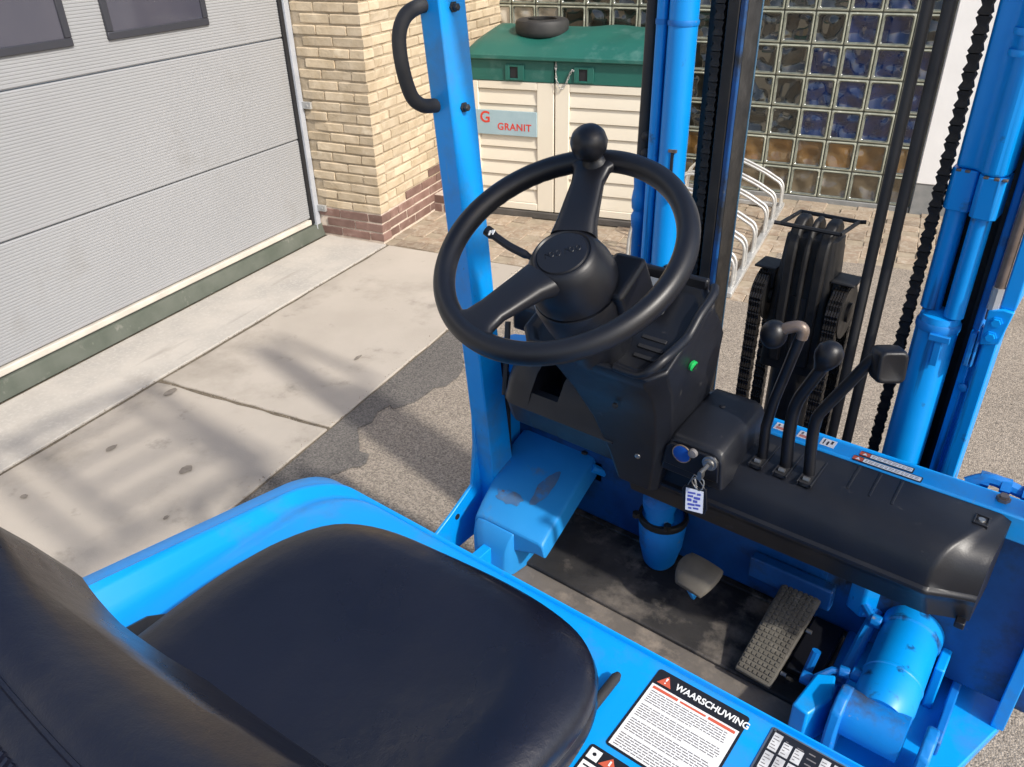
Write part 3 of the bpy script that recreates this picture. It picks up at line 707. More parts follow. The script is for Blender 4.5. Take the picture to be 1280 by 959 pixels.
# ribs and hose on the bulkhead
for x in (-.715, -.40, -.34, -.20):
    mb = MB(); mb.box(x - .012, x + .012, 1.235, 1.267, .60, .88); mb.build('bulkhead_rib', grimy_shade, fw, bevel=.003)
for x, pts in ((0, [(-.44, 1.23, .80), (-.425, 1.225, .74), (-.435, 1.22, .69), (-.45, 1.22, .64)]), (0, [(-.372, 1.235, .78), (-.366, 1.23, .70), (-.372, 1.225, .62)]), (0, [(-.66, 1.23, .86), (-.675, 1.225, .74), (-.665, 1.22, .62)])):
    mb = MB(); mb.tube(spline(pts, 5), .0085, 8); mb.build('hydraulic_pipe', bluew, fw)
for k in range(4):
    mb = MB(); x = -.30 + k * .036; mb.lathe([(0, .012), (.02, .012), (.02, .009), (.05, .009)], (x, 1.215, .70), (0, 0, 1), 6); mb.build('hose_fitting', grimy_shade, fw)
mb = MB(); mb.box(-.36, -.20, 1.175, 1.20, .655, .705); mb.build('valve_block', grimy_shade, T_, bevel=.004)

# ---------------- left foot cover (sloping blue box)
P = {}
def q(x, y, z): return Vector((x, y, z))
mb = MB()
secs = []
for (y, z, xl, xr, dz) in ((1.262, .775, -.945, -.742, .05), (1.16, .752, -.937, -.730, .05), (1.00, .708, -.896, -.710, .045), (.975, .700, -.888, -.706, .04), (.968, .694, -.886, -.705, .03)):
    secs.append([q(xl, y, z - dz - .06), q(xl, y, z - .022), q(xl + .006, y, z - .006), q(xl + .022, y, z), q(xr - .014, y, z), q(xr - .003, y, z - .004), q(xr, y, z - .012), q(xr + .004, y, z - dz), q(xr - .02, y, z - dz)])
mb.loft(secs); fcov = mb.build('foot_cover', bluef, T_, bevel=.003, ang=45)
mb = MB(); secs = []
for (y, z, xl, xr) in ((1.26, .68, -.944, -.80), (1.0, .690, -.895, -.775), (.966, .688, -.884, -.780), (.956, .672, -.880, -.785), (.948, .645, -.872, -.79), (.945, .58, -.865, -.795)):
    secs.append([q(xl, y, .577), q(xl, y, z - .02), q(xl + .01, y, z - .004), q(xl + .03, y, z), q(xr, y, z), q(xr, y, .577)])
mb.loft(secs); mb.build('cover_toe', bluef, fcov, bevel=.004, ang=60)
mb = MB(); mb.lathe([(0, .007), (.004, .007), (.006, .004)], (-.762, 1.20, .765), (0, .27, .96), 12); mb.build('screw', rub, fcov)
mb = MB()
for (x, y, a, b_) in ((-.785, 1.085, .018, .052), (-.84, 1.03, .035, .018)):
    po = [(x + a * cos(k * pi / 9) * R.uniform(.7, 1.15), y + b_ * sin(k * pi / 9) * R.uniform(.75, 1.1)) for k in range(18)]
    mb.add([(px_, py_, .7090 + (py_ - 1.0) * .275) for px_, py_ in po], [tuple(range(18))], 0, False)
mb.build('worn_patch', mat('rubbed_paint', (.05, .14, .30), (.10, .17, .27), ns=30, rough=.6, dirt=((.02, .22, .58), 22, .5, .62), dirt2=((.12, .09, .08), 60, .6, .7)), fcov)
mb = MB(); mb.tube([(-.735, 1.19, .745), (-.712, 1.215, .725), (-.700, 1.235, .70)], .010, 8); mb.build('brake_pipe_union', blue, T_)
mb = MB(); mb.box(-.74, -.715, 1.205, 1.245, .70, .755); mb.build('pipe_bracket', bluew, T_, bevel=.004)

# ---------------- left side: sill plate, front pillar with handle
mb = MB(); mb.prism([(.90, .56), (.90, .64), (.96, .665), (1.03, .70), (1.045, .80), (1.05, 1.0), (1.16, 1.0), (1.29, .95), (1.29, .56)], 'x', -.952, -.944)
sp_ = mb.build('side_plate', blue, T_, bevel=.002)
mb = MB(); mb.lathe([(0, .007), (.0012, .007)], (-.9438, .975, .648), (1, 0, 0), 12); mb.build('plate_hole', seal, sp_)
mb = MB(); mb.box(-.944, -.915, 1.125, 1.137, .60, 1.0); mb.build('stiffener', rub, sp_, bevel=.002)
# pillar, channel section, leaning back a little
def pil(z): t = (z - .66) / 1.0; return 1.060 - .062 * t, -.948 - .022 * t
mb = MB(); rings = []
for z in (.62, 1.0, 1.35, 1.68, 2.05):
    y0, x0 = pil(z); wy = .062 + .012 * max(0, (1.0 - z) / .4); x1 = x0 + .045
    rings.append([q(x0, y0, z), q(x1, y0, z), q(x1 + .001, y0 + wy, z), q(x0, y0 + wy, z)])
mb.loft(rings, smooth=False); pl = mb.build('front_pillar', blue, T_, bevel=.003)
for z in (1.662, 1.508):
    y0, x0 = pil(z); mb = MB(); mb.lathe([(0, .0085), (.003, .0085), (.003, .006), (.010, .006), (.012, .004)], (x0 + .046, y0 + .030, z), (1, 0, 0), 6); mb.build('bolt', rub, pl)
mb = MB()
hp = spline([(-.960, 1.015, 1.664), (-.960, .990, 1.665), (-.962, .958, 1.653), (-.962, .941, 1.625), (-.960, .941, 1.58), (-.958, .953, 1.537), (-.956, .972, 1.519), (-.956, .998, 1.513), (-.958, 1.03, 1.511)], 6)
mb.tube(hp, .0117, 12); mb.build('grab_handle', rub, T_)
# overhead guard above the driver (out of the picture, it shades the slabs)
gu = MB()
for (x0, x1, y0, y1) in ((-.955, -.915, -.35, 1.0), (-.02, .02, -.35, 1.0)): gu.box(x0, x1, y0, y1, 2.05, 2.09)
ovg = gu.build('overhead_guard', blue, T_, bevel=.004)
for yy in (-.35, .26, .40, .845, .945): 
    gu = MB(); gu.box(-.915, -.02, yy, yy + .05, 2.052, 2.088); gu.build('cross_bar', blue, ovg, bevel=.003)
for k in range(4):
    gu = MB(); x = -.77 + k * .185; gu.box(x, x + .038, .4505, .8445, 2.055, 2.085); gu.build('guard_slat', blue, ovg, bevel=.003)
mb = MB(); mb.prism([(.95, 2.05), (1.0, 2.05), (1.212, 1.003), (1.168, 1.003)], 'x', .085, .125); mb.build('front_pillar', blue, T_, bevel=.003)
for x in (-.955, -.02):
    mb = MB(); mb.prism([(-.35, 2.05), (-.30, 2.05), (-.52, .95), (-.57, .95)], 'x', x, x + .04); mb.build('rear_pillar', blue, T_, bevel=.003)

# ---------------- cowl bar across the truck
def barp(x0, x1): return [(x0, 1.165), (x1, 1.165), (x1, 1.212), (x0, 1.212)]
mb = MB(); mb.prism([(-.965, 1.155), (-.955, 1.132), (-.93, 1.125), (-.88, 1.13), (-.86, 1.166), (.14, 1.166), (.14, 1.216), (-.93, 1.216), (-.955, 1.205), (-.965, 1.185)], 'z', .955, 1.002)
bar = mb.build('cowl_bar', blue, T_, bevel=.004)
mb = MB(); mb.lathe([(0, .010), (.004, .010), (.004, .0065), (.008, .0065)], (-.905, 1.165, 1.002), (0, 0, 1), 6); mb.build('bolt', rub, bar)
mb = MB(); mb.box(-.96, .14, 1.205, 1.22, .60, .955); mb.build('cowl_wall', grimy_shade, T_, bevel=.003)
for k, (x, y, c2) in enumerate(((-.349, 1.190, redbr), (-.307, 1.189, redbr), (-.268, 1.190, ink))):
    mb = MB(); mb.box(x - .012, x + .012, y - .011, y + .011, 1.002, 1.0028, 0, Matrix.Identity(4)); d = mb.build('lever_symbol_label', white, bar)
    mb = MB()
    if k < 2: mb.box(x - .0085, x + .0085, y - .0085, y - .001, 1.0028, 1.0031); mb.box(x - .008, x - .0045, y + .001, y + .008, 1.0028, 1.0031, 1); mb.box(x + .002, x + .0075, y + .002, y + .0045, 1.0028, 1.0031, 1)
    else: mb.box(x - .008, x - .006, y - .008, y + .008, 1.0028, 1.0031); mb.box(x - .002, x + .001, y - .008, y + .004, 1.0028, 1.0031); mb.box(x + .004, x + .0075, y - .002, y + .008, 1.0028, 1.0031)
    mb.build('symbol', [mat('faded_red_print_%d' % k, (.62, .22, .17) if k < 2 else (.03, .03, .04), rough=.5), greyink], d, smooth=False)
for (xa, ya, ln) in ((-.216, 1.199, .084), (-.222, 1.181, .107)):
    mb = MB(); TT = Matrix.Translation((xa, ya, 1.002)); mb.prism(rrect(ln / 2, -.0065, ln / 2, .0078, .002, 2), 'z', 0, .0008, 0, TT); d = mb.build('warning_strip', ink, bar)
    mb = MB(); mb.box(.0, .016, -.012, -.001, .0008, .0011, 1, TT); mb.box(.017, ln - .002, -.012, -.001, .0008, .0011, 0, TT); mb.build('print_panel', [white, redbr], d, smooth=False)
    mb = MB(); mb.add([TT @ Vector(p) for p in ((.004, -.010, .0012), (.012, -.010, .0012), (.008, -.003, .0012))], [(0, 1, 2)], 1, False)
    x = .020
    while x < ln - .008:
        wd = RT.uniform(.003, .009); mb.box(x, x + wd, -.0055, -.0043, .0011, .0013, 0, TT); mb.box(x, x + wd * .8, -.0095, -.0083, .0011, .0013, 0, TT); x += wd + .0015
    mb.build('small_print', [greyink, white], d, smooth=False)
for (x, y, r) in ((-.005, 1.195, .010), (.035, 1.19, .008)):
    mb = MB(); mb.lathe([(0, r), (.006, r), (.006, r * .7), (.010, r * .7)], (x, y, 1.002), (0, 0, 1), 6); mb.build('bolt', brassy if r > .009 else bluew, bar)
mb = MB(); mb.tube(spline([(-.06, 1.235, .985), (-.03, 1.245, 1.0), (.02, 1.248, .992), (.08, 1.25, .99)], 5), .010, 8); hz = mb.build('hydraulic_pipe', bluew, T_)
for x in (-.045, -.015, .015, .05):
    mb = MB(); mb.lathe([(0, .014), (.014, .014)], (x, 1.246, .994), (1, .1, 0), 6); mb.build('hose_fitting', bluew, hz)

# ---------------- black dash cover to the right
prof = [(1.164, .860), (1.164, .9985), (1.12, 1.001), (1.085, 1.000), (1.056, .992), (1.038, .979), (1.027, .961), (1.0225, .942), (1.0205, .931), (1.0140, .9285), (1.0125, .924), (1.0145, .9195), (1.0215, .917), (1.030, .900), (1.040, .880), (1.048, .858)]
def dsec(x): return [q(x, y, z) for y, z in prof]
def dend(x0, k, s, dz): return [q(x0 + k * max(0, min(1, (y - 1.03) / .12)), 1.164 + (y - 1.164) * s, z - dz * max(0, (z - .86) / .14)) for y, z in prof]
mb = MB(); mb.loft([dsec(-.56), dsec(-.45), dsec(-.30), dsec(-.15), dsec(-.075), dend(-.060, .054, 1.0, .0), dend(-.0545, .054, .995, .0004), dend(-.0505, .054, .982, .0015), dend(-.0475, .053, .962, .003), dend(-.026, .036, .89, .005), dend(.002, .012, .81, .007), dend(.008, .007, .80, .0075)])
dc = mb.build('dash_cover', blackm, T_, ang=50)
for x in (-.205, -.172, -.139):      # moulded ribs
    mb = MB(); mb.tube([(x, 1.158, .9990), (x + .001, 1.12, 1.0005), (x + .002, 1.088, .9990)], .0026, 6); mb.build('moulded_rib', blackm, dc)
mb = MB()
for (a, b, c, d) in ((-.031, -.010, 1.113, 1.116), (-.031, -.010, 1.136, 1.139), (-.031, -.028, 1.1161, 1.1359), (-.013, -.010, 1.1161, 1.1359)): mb.box(a, b, c, d, .985, 1.0035)
mb.box(-.028, -.013, 1.1161, 1.1359, .99, 1.0015, 1)
mb.build('screw_boss', [black, seal], dc, bevel=.001)
mb = MB(); mb.lathe([(0, .0058), (.0025, .0048)], (-.0205, 1.126, 1.0015), (0, 0, 1), 10); mb.build('screw', steel, dc)
mb = MB(); mb.box(-.008, .006, 1.05, 1.066, .854, .866); mb.build('mounting_tab', black, dc, bevel=.002)
for i, x in enumerate((-.342, -.301, -.261)):
    mb = MB(); mb.prism(rrect(x, 1.095, .0095, .037, .003, 2), 'z', .996, 1.0022); sl = mb.build('lever_slot', seal, dc)
    mb = MB()
    mb.box(x - .012, x - .0096, 1.056, 1.134, .997, 1.0038); mb.box(x + .0096, x + .012, 1.056, 1.134, .997, 1.0038); mb.build('slot_edge', blackm, sl, bevel=.0008)
    mb = MB(); mb.lathe([(0, .004), (.010, .004)], (x - .005, 1.068, 1.004), (1, 0, 0), 8); mb.build('pivot_pin', steel, sl)
# ---------------- levers
L1 = [(-.341, 1.088, .985), (-.345, 1.09, 1.06), (-.339, 1.09, 1.113), (-.318, 1.09, 1.225), (-.315, 1.09, 1.238)]
mb = MB(); mb.tube(L1, .0085, 10); lv = mb.build('control_lever', black, T_)
mb = MB(); mb.tube(spline([(-.3155, 1.09, 1.230), (-.3145, 1.09, 1.243), (-.321, 1.089, 1.248), (-.336, 1.088, 1.242), (-.350, 1.087, 1.232)], 5), .0092, 10); mb.build('bent_arm', brassy, lv)
mb = MB(); mb.sphere((-.356, 1.086, 1.226), .0205, sq=(1, 1, 1.12)); mb.build('knob', black, lv)
L2 = [(-.300, 1.088, .985), (-.307, 1.09, 1.07), (-.304, 1.09, 1.12), (-.290, 1.09, 1.160), (-.272, 1.09, 1.205)]
mb = MB(); mb.tube(spline(L2, 4), [.0100] * 17, 10); lv = mb.build('control_lever', black, T_)
mb = MB(); mb.lathe([(0, .009), (.010, .0125), (.018, .017), (.028, .0205), (.040, .0195), (.050, .012), (.053, .004)], (-.281, 1.091, 1.185), (.28, -.02, .9), 20); mb.build('knob', black, lv)
L3 = [(-.262, 1.088, .985), (-.270, 1.09, 1.06), (-.2705, 1.09, 1.098), (-.266, 1.09, 1.117), (-.245, 1.09, 1.160), (-.212, 1.09, 1.226), (-.203, 1.09, 1.236)]
mb = MB(); mb.tube(spline(L3, 4), .0092, 10); lv = mb.build('control_lever', black, T_)
mb = MB(); TK = Matrix.Translation((-.189, 1.086, 1.228)) @ Matrix.Rotation(.62, 4, 'Z') @ Matrix.Rotation(-.15, 4, 'X')
rr = []
for yy, s in ((.024, .6), (.021, .9), (.012, 1.0), (-.010, 1.0), (-.016, .93), (-.0175, .80), (-.0165, .72)):
    rr.append([TK @ Vector((x, yy, z)) for x, z in rrect(0, 0, .0205 * s, .0245 * s, .009 * s, 4)])
mb.loft(rr); mb.build('square_knob', black, lv, ang=60)

# ---------------- ignition housing
mb = MB(); secs = []
for (y, zt, sc_) in ((.995, 1.040, .93), (1.000, 1.046, .98), (1.006, 1.049, 1.0), (1.06, 1.056, 1.0), (1.13, 1.062, 1.0), (1.155, 1.060, .99), (1.164, 1.045, .96)):
    xc = -.424; hw = .053 * sc_; zb = .975
    secs.append([q(xc - hw - .004, y, zb), q(xc - hw, y, zt - .022), q(xc - hw + .004, y, zt - .009), q(xc - hw + .016, y, zt), q(xc + hw - .018, y, zt), q(xc + hw - .006, y, zt - .006), q(xc + hw, y, zt - .018), q(xc + hw + .004, y, zb)])
mb.loft(secs); ig = mb.build('ignition_housing', blackm, T_, bevel=.002, ang=55)
mb = MB(); mb.prism([(-.472, .992), (-.375, .990), (-.378, 1.030), (-.386, 1.038), (-.463, 1.036), (-.470, 1.028)], 'y', .990, .9948); mb.build('switch_panel', black, ig, bevel=.002)
FY = .9895
mb = MB(); mb.lathe([(0, .0125), (.004, .0125), (.0045, .010)], (-.391, FY, 1.026), (0, -1, 0), 20); mb.lathe([(.0046, .009), (.008, .0085), (.008, .004)], (-.391, FY, 1.026), (0, -1, 0), 20); mb.build('key_switch', steel, ig)
mb = MB(); mb.lathe([(0, .0155), (.003, .0155), (.004, .012)], (-.440, FY, 1.024), (0, -1, 0), 20); bb = mb.build('push_button', ledblue, ig)
mb = MB(); mb.lathe([(.003, .0145), (.0035, .0165), (.0015, .017)], (-.440, FY, 1.024), (0, -1, 0), 20, cap0=False, cap1=False); mb.build('button_ring', brassy, bb)
mb = MB(); mb.lathe([(0, .008), (.006, .007), (.0065, .003)], (-.421, FY, 1.033), (0, -1, 0), 16); mb.build('indicator_lamp', greyink, ig)
mb = MB(); mb.lathe([(0, .006), (.002, .004)], (-.428, 1.105, 1.060), (0, 0, 1), 10); mb.build('screw', seal, ig)
# key with ring and tag
kt = thing('key_tag', 'clear plastic key tag with blue print hanging from the ignition key', 'key ring', (-.398, .965, .95))
mb = MB(); mb.lathe([(0, .0035), (.016, .0035)], (-.391, .980, 1.026), (0, -1, 0), 8); mb.prism(rrect(-.391, 1.022, .0035, .0085, .003, 3), 'y', .952, .964); mb.build('key', steel, kt)
mb = MB(); mb.tube([Vector((-.394, .957, 1.003)) + Vector((.0100 * cos(a * pi / 10), .003 * sin(a * pi / 5), .0115 * sin(a * pi / 10))) for a in range(21)], .0011, 6, caps=False); mb.build('split_ring', steel, kt)
TG = Matrix.Translation((-.400, .966, .964)) @ Matrix.Scale(1.28, 4) @ Matrix.Rotation(.18, 4, 'Z') @ Matrix.Rotation(-.12, 4, 'Y') @ Matrix.Rotation(-.12, 4, 'X')
mb = MB(); mb.tube([TG @ Vector(p) for p in ((-.010, 0, .016), (-.001, 0, .034), (.001, 0, .034), (.013, 0, .016))], .0009, 5); mb.tube([TG @ Vector((0, 0, .030)), Vector((-.395, .958, .992))], .0016, 6); mb.build('wire_hanger', steel, kt)
tgp = [(-.0135, -.019), (.0125, -.021), (.0165, -.012), (.0150, .017), (-.0115, .019), (-.0155, .013)]
mb = MB(); mb.prism(tgp, 'y', -.002, .002, 0, TG); tg = mb.build('tag', black, kt, bevel=.0008)
mb = MB(); mb.prism([(-.0112, -.0165), (.0112, -.0180), (.0120, .0135), (-.0105, .0155)], 'y', -.0026, -.0021, 0, TG); tp = mb.build('tag_paper', keyface, tg)
mb = MB()
for (a, b, c, d) in ((-.008, .002, .008, .0105), (-.008, -.001, .003, .006), (.000, .008, .001, .0045), (-.0085, -.003, -.003, .001), (-.001, .0045, -.004, -.0005), (-.008, .001, -.009, -.006), (.002, .0085, -.0085, -.0055), (-.007, -.003, -.014, -.0115), (-.001, .006, -.0135, -.011), (.004, .0085, .007, .010)):
    mb.box(a, b, -.0029, -.0027, c, d, 0, TG)
mb.build('tag_print', tagblue, tp, smooth=False)

# ---------------- steering console
def cring(pts): return [Vector(p) for p in pts]
def rr8(x0, x1, y0, y1, z0, z1, c=.018):
    """ring with cut corners; z0 at the rear (y0), z1 at the front (y1)"""
    P = [(x0 + c, y0), (x1 - c, y0), (x1, y0 + c), (x1, y1 - c), (x1 - c, y1), (x0 + c, y1), (x0, y1 - c), (x0, y0 + c)]
    return [Vector((x, y, z0 + (z1 - z0) * (y - y0) / (y1 - y0))) for x, y in P]
mb = MB()
mb.loft([rr8(-.572, -.487, 1.000, 1.10, .912, .912, .012), rr8(-.592, -.478, .992, 1.13, .97, .97, .014), rr8(-.622, -.466, .977, 1.15, 1.04, 1.05, .018), rr8(-.652, -.457, .955, 1.15, 1.10, 1.12, .02),
         rr8(-.672, -.450, .930, 1.145, 1.145, 1.19, .022), rr8(-.688, -.446, .906, 1.12, 1.172, 1.225, .025), rr8(-.700, -.443, .893, 1.09, 1.188, 1.255, .025), rr8(-.704, -.441, .890, 1.075, 1.198, 1.276, .022),
         rr8(-.700, -.444, .893, 1.072, 1.203, 1.282, .022), rr8(-.692, -.452, .900, 1.064, 1.202, 1.280, .02), rr8(-.686, -.458, .908, 1.058, 1.194, 1.268, .02)])
con = mb.build('steering_console', blackm, T_, bevel=.004, ang=42)
mb = MB()                                               # raised S-shaped shoulder on the right flank
mb.tube(spline([(-.520, .897, 1.202), (-.480, .894, 1.203), (-.462, .897, 1.214), (-.450, .915, 1.228), (-.447, .950, 1.234), (-.446, .980, 1.240), (-.445, 1.010, 1.262), (-.445, 1.05, 1.280), (-.452, 1.068, 1.286)], 5), .0075, 10); mb.build('rim_bead', blackm, con)
mb = MB(); mb.box(-.66, -.462, 1.064, 1.076, 1.268, 1.296); mb.build('display_hood', black, con, bevel=.004)
mb = MB(); TD = Matrix.Translation((-.575, 1.035, 1.262)) @ Matrix.Rotation(.42, 4, 'X'); mb.box(-.082, .072, -.035, .026, 0, .014, 0, TD); dsp = mb.build('display_panel', screen, con, bevel=.003)
for k in range(3):
    mb = MB(); TV = Matrix.Translation((-.487 - .003 * k, .935 + .017 * k, 1.2085 + .0076 * k)) @ Matrix.Rotation(.42, 4, 'X'); mb.box(-.024, .018, -.0035, .0035, -.004, .0022, 0, TV); mb.build('vent_slot', seal, con, bevel=.001)
mb = MB(); gk = (-.4415, 1.030, 1.196); mb.lathe([(0, .0085), (.004, .0085), (.0055, .0065)], (-.4445, 1.000, 1.182), (.97, -.22, -.1), 20); gk_ = mb.build('blanking_knob', green, con)
mb = MB(); TG2 = Matrix.Translation((-.4392, .9988, 1.1815)) @ Matrix.Rotation(-.25, 4, 'Z') @ Matrix.Rotation(.7, 4, 'X'); mb.box(-.0002, .0025, -.006, .006, -.0014, .0014, 0, TG2); mb.build('knob_slot', MATS['glass_block_dark'] if False else seal, gk_)
for p in ((-.520, .9895, .985), (-.548, .952, 1.095)):
    mb = MB(); mb.lathe([(0, .0055), (.003, .0048), (.004, .002)], p, (0, -1, -.1), 12); mb.build('screw', steel if p[2] < 1 else rub, con)
# left dash pod with open pocket
mb = MB()
def pod(x, s): return [q(x, 1.16, .93), q(x, 1.16, 1.085), q(x, 1.12, 1.092), q(x, 1.065 + s, 1.082), q(x, 1.020 + s, 1.055), q(x, .996 + s, 1.02), q(x, .990 + s, 1.000), q(x, .985 + s, .992), q(x, .990 + s, .985), q(x, 1.003 + s, .945), q(x, 1.02 + s, .93)]
mb.loft([pod(x, s) for x, s in ((-.838, .06), (-.828, .03), (-.815, .012), (-.795, 0), (-.755, 0))])
mb.loft([pod(x, s) for x, s in ((-.695, 0), (-.57, 0))])
mb.loft([[q(x, 1.003, .945), q(x, .990, .985), q(x, .985, .992), q(x, .990, 1.0), q(x, 1.0, 1.022), q(x, 1.02, 1.02), q(x, 1.03, .95)] for x in (-.755, -.695)], cap0=False, cap1=False)
mb.loft([[q(x, 1.16, .96), q(x, 1.16, 1.085), q(x, 1.12, 1.092), q(x, 1.095, 1.087), q(x, 1.10, .98)] for x in (-.755, -.695)], cap0=False, cap1=False)
dp = mb.build('dash_pod', blackm, T_, ang=50)
mb = MB(); mb.box(-.757, -.693, 1.02, 1.10, .955, .965); mb.build('pocket_floor', seal, dp)
mb = MB(); mb.prism([(1.13, 1.06), (1.20, 1.06), (1.20, 1.115), (1.13, 1.115)], 'x', -.90, -.78); mb.build('pod_bracket', black, T_, bevel=.006)
mb = MB(); mb.tube([(-.895, 1.11, 1.085), (-.885, 1.09, 1.02), (-.86, 1.05, .955)], .006, 6); mb.build('support_rod', rub, T_)

# steering column and wheel
WC = Vector((-.576, .832, 1.393)); WN = Vector((0, -.5, .8660)).normalized(); WU = Vector((1, 0, 0)); WV = WN.cross(WU)
mb = MB(); mb.lathe([(-.215, .052), (-.15, .060), (-.125, .064), (-.090, .067), (-.080, .064), (-.079, .056)], tuple(WC), tuple(WN), 28); shr = mb.build('column_shroud', blackm, T_, ang=40)
mb = MB(); TS = Matrix.Translation(WC + WU * .055 + WV * .045 - WN * .10) @ Matrix(((1, 0, 0, 0), (0, WV.y, WN.y, 0), (0, WV.z, WN.z, 0), (0, 0, 0, 1)))
mb.box(-.03, .022, -.05, .03, -.05, .028, 0, TS); mb.build('switch_housing', black, shr, bevel=.008, seg=3)
sw = None
mb = MB(); RI = .1705; rt = .0155
rings = []; N = 120; fing = lambda a: 1
for i in range(N):
    a = 2 * pi * i / N; c = WC + (WU * cos(a) + WV * sin(a)) * RI; ring = []
    for k in range(14):
        b = 2 * pi * k / 14; rr_ = rt
        # finger grips moulded inside the upper left of the rim
        if -1 < cos(b) < -.2 and radians(112) < a < radians(166): rr_ += .0013 * abs(sin(a * 34)) * (-cos(b)) - .0004
        ring.append(c + (WU * cos(a) + WV * sin(a)) * (rr_ * cos(b)) + WN * (rr_ * 1.05 * sin(b)))
    rings.append(ring)
vs = [p for r in rings for p in r]; fs = []
for i in range(N):
    for k in range(14): fs.append((i * 14 + k, ((i + 1) % N) * 14 + k, ((i + 1) % N) * 14 + (k + 1) % 14, i * 14 + (k + 1) % 14))
mb.add(vs, fs); wheel = mb.build('steering_wheel', black, T_, ang=80)
def spoke(ad, w0, w1):
    a = radians(ad); d = WU * cos(a) + WV * sin(a); s = WN.cross(d); mb = MB(); rr = []
    for r, w_, h, t in ((.040, w0 * 1.2, -.022, .018), (.062, w0 * 1.02, -.014, .015), (.09, w0 * .95, -.007, .0115), (.125, w1, .000, .0095), (.148, w1 * 1.15, .002, .0095), (.160, w1 * 1.7, .002, .0105), (.168, w1 * 2.2, .001, .011)):
        c = WC + d * r + WN * h
        sg_ = lambda v, p: math.copysign(abs(v) ** p, v); rr.append([c + s * (w_ * sg_(cos(2 * pi * k / 24), .55)) + WN * (t * sg_(sin(2 * pi * k / 24), .7)) for k in range(24)])
    mb.loft(rr); return mb
spoke(103, .029, .0245).build('spoke', black, wheel, ang=60); spoke(-107, .029, .0245).build('spoke', black, wheel, ang=60)
mb = MB(); mb.lathe([(-.070, .058), (-.066, .063), (-.050, .0645), (-.032, .0615), (-.012, .0545), (-.001, .0475), (.0035, .0435), (.0045, .0405), (.0025, .0385), (.0025, .003)], tuple(WC - WN * .010), tuple(WN), 40); hub = mb.build('wheel_hub', black, wheel, ang=35)
mb = MB(); mb.lathe([(.0026, .037), (.0050, .0355), (.0058, .030), (.0062, .002)], tuple(WC - WN * .010), tuple(WN), 40); cap = mb.build('hub_cap', blackm, wheel, ang=35)
mb = MB(); 
# faint embossed mark across the cap
for k in range(6):
    a = radians(35); e1 = WU * cos(a) + WV * sin(a); e2 = WN.cross(e1); c = WC + e1 * (-.0235 + k * .0094) - WN * .0037
    hgt = .0045 if k not in (2, 3) else .0052
    if k in (0, 3): mb.tube([c - e2 * hgt, c + e2 * hgt, c + e1 * .005 - e2 * hgt * .2, c + e1 * .005 + e2 * hgt], .0005, 4)
    else: mb.tube([c + (e1 * cos(t * pi / 5) * .0032 + e2 * sin(t * pi / 5) * hgt) for t in range(11)], .0005, 4)
mb.build('embossed_mark', blackm, cap)
# spinner knob
a = radians(102); kp = WC + (WU * cos(a) + WV * sin(a)) * .160
mb = MB(); mb.lathe([(.0, .023), (.010, .020), (.015, .014), (.022, .0115), (.030, .012)], tuple(kp), tuple(WN), 20); kn = mb.build('spinner_base', black, wheel, ang=50)
mb = MB(); mb.lathe([(.020, .010), (.022, .016), (.029, .0225), (.039, .0262), (.051, .0255), (.060, .0205), (.0665, .0115), (.068, .002)], tuple(kp), tuple(WN), 28); mb.build('spinner_knob', black, kn)
# indicator stalk
mb = MB(); mb.tube(spline([(-.622, .855, 1.352), (-.645, .852, 1.362), (-.680, .850, 1.371), (-.712, .850, 1.383), (-.722, .850, 1.387)], 5), [.0042] * 6 + [.0062] * 9 + [.0082] * 5 + [.005], 10); stk = mb.build('indicator_stalk', black, T_)
mb = MB(); TM = Matrix.Translation((-.705, .8425, 1.3885)) @ Matrix.Rotation(-.35, 4, 'Y') @ Matrix.Rotation(.7, 4, 'X'); mb.box(-.006, -.003, -.004, .004, -.0005, .0007, 0, TM); mb.box(-.001, .005, -.001, .004, -.0005, .0007, 0, TM); mb.box(.002, .004, -.004, -.001, -.0005, .0007, 0, TM); mb.build('stalk_symbol', white, stk, smooth=False)

# steering gear boot on the floor
mb = MB(); mb.lathe([(.0, .026), (.012, .034), (.06, .045), (.12, .050), (.128, .047), (.132, .040)], (-.548, 1.172, .588), (0, 0, 1), 28); gb = mb.build('column_boot', bluew, T_, ang=50)
mb = MB(); mb.lathe([(.120, .0505), (.126, .0525), (.134, .050), (.136, .044)], (-.548, 1.172, .588), (0, 0, 1), 28, cap0=False, cap1=False); mb.build('boot_clamp', grease, gb)
mb = MB(); mb.lathe([(.13, .030), (.150, .028), (.17, .034), (.19, .034), (.20, .022), (.36, .022)], (-.548, 1.172, .588), (0, -.12, 1), 22); mb.build('column_tube', bluew, gb)
for k in range(3):
    a = 2 + k * 1.3; mb = MB(); mb.lathe([(0, .008), (.010, .008)], (-.548 + .042 * cos(a - 1.2), 1.172 - .042 * abs(sin(a)), .722), (0, 0, 1), 6); mb.build('bolt', grease, gb)
mb = MB(); mb.lathe([(0, .02), (.002, .024), (.03, .024), (.04, .018)], (-.548, 1.172, .735), (0, -.1, 1), 18); mb.build('universal_joint', grease, gb)

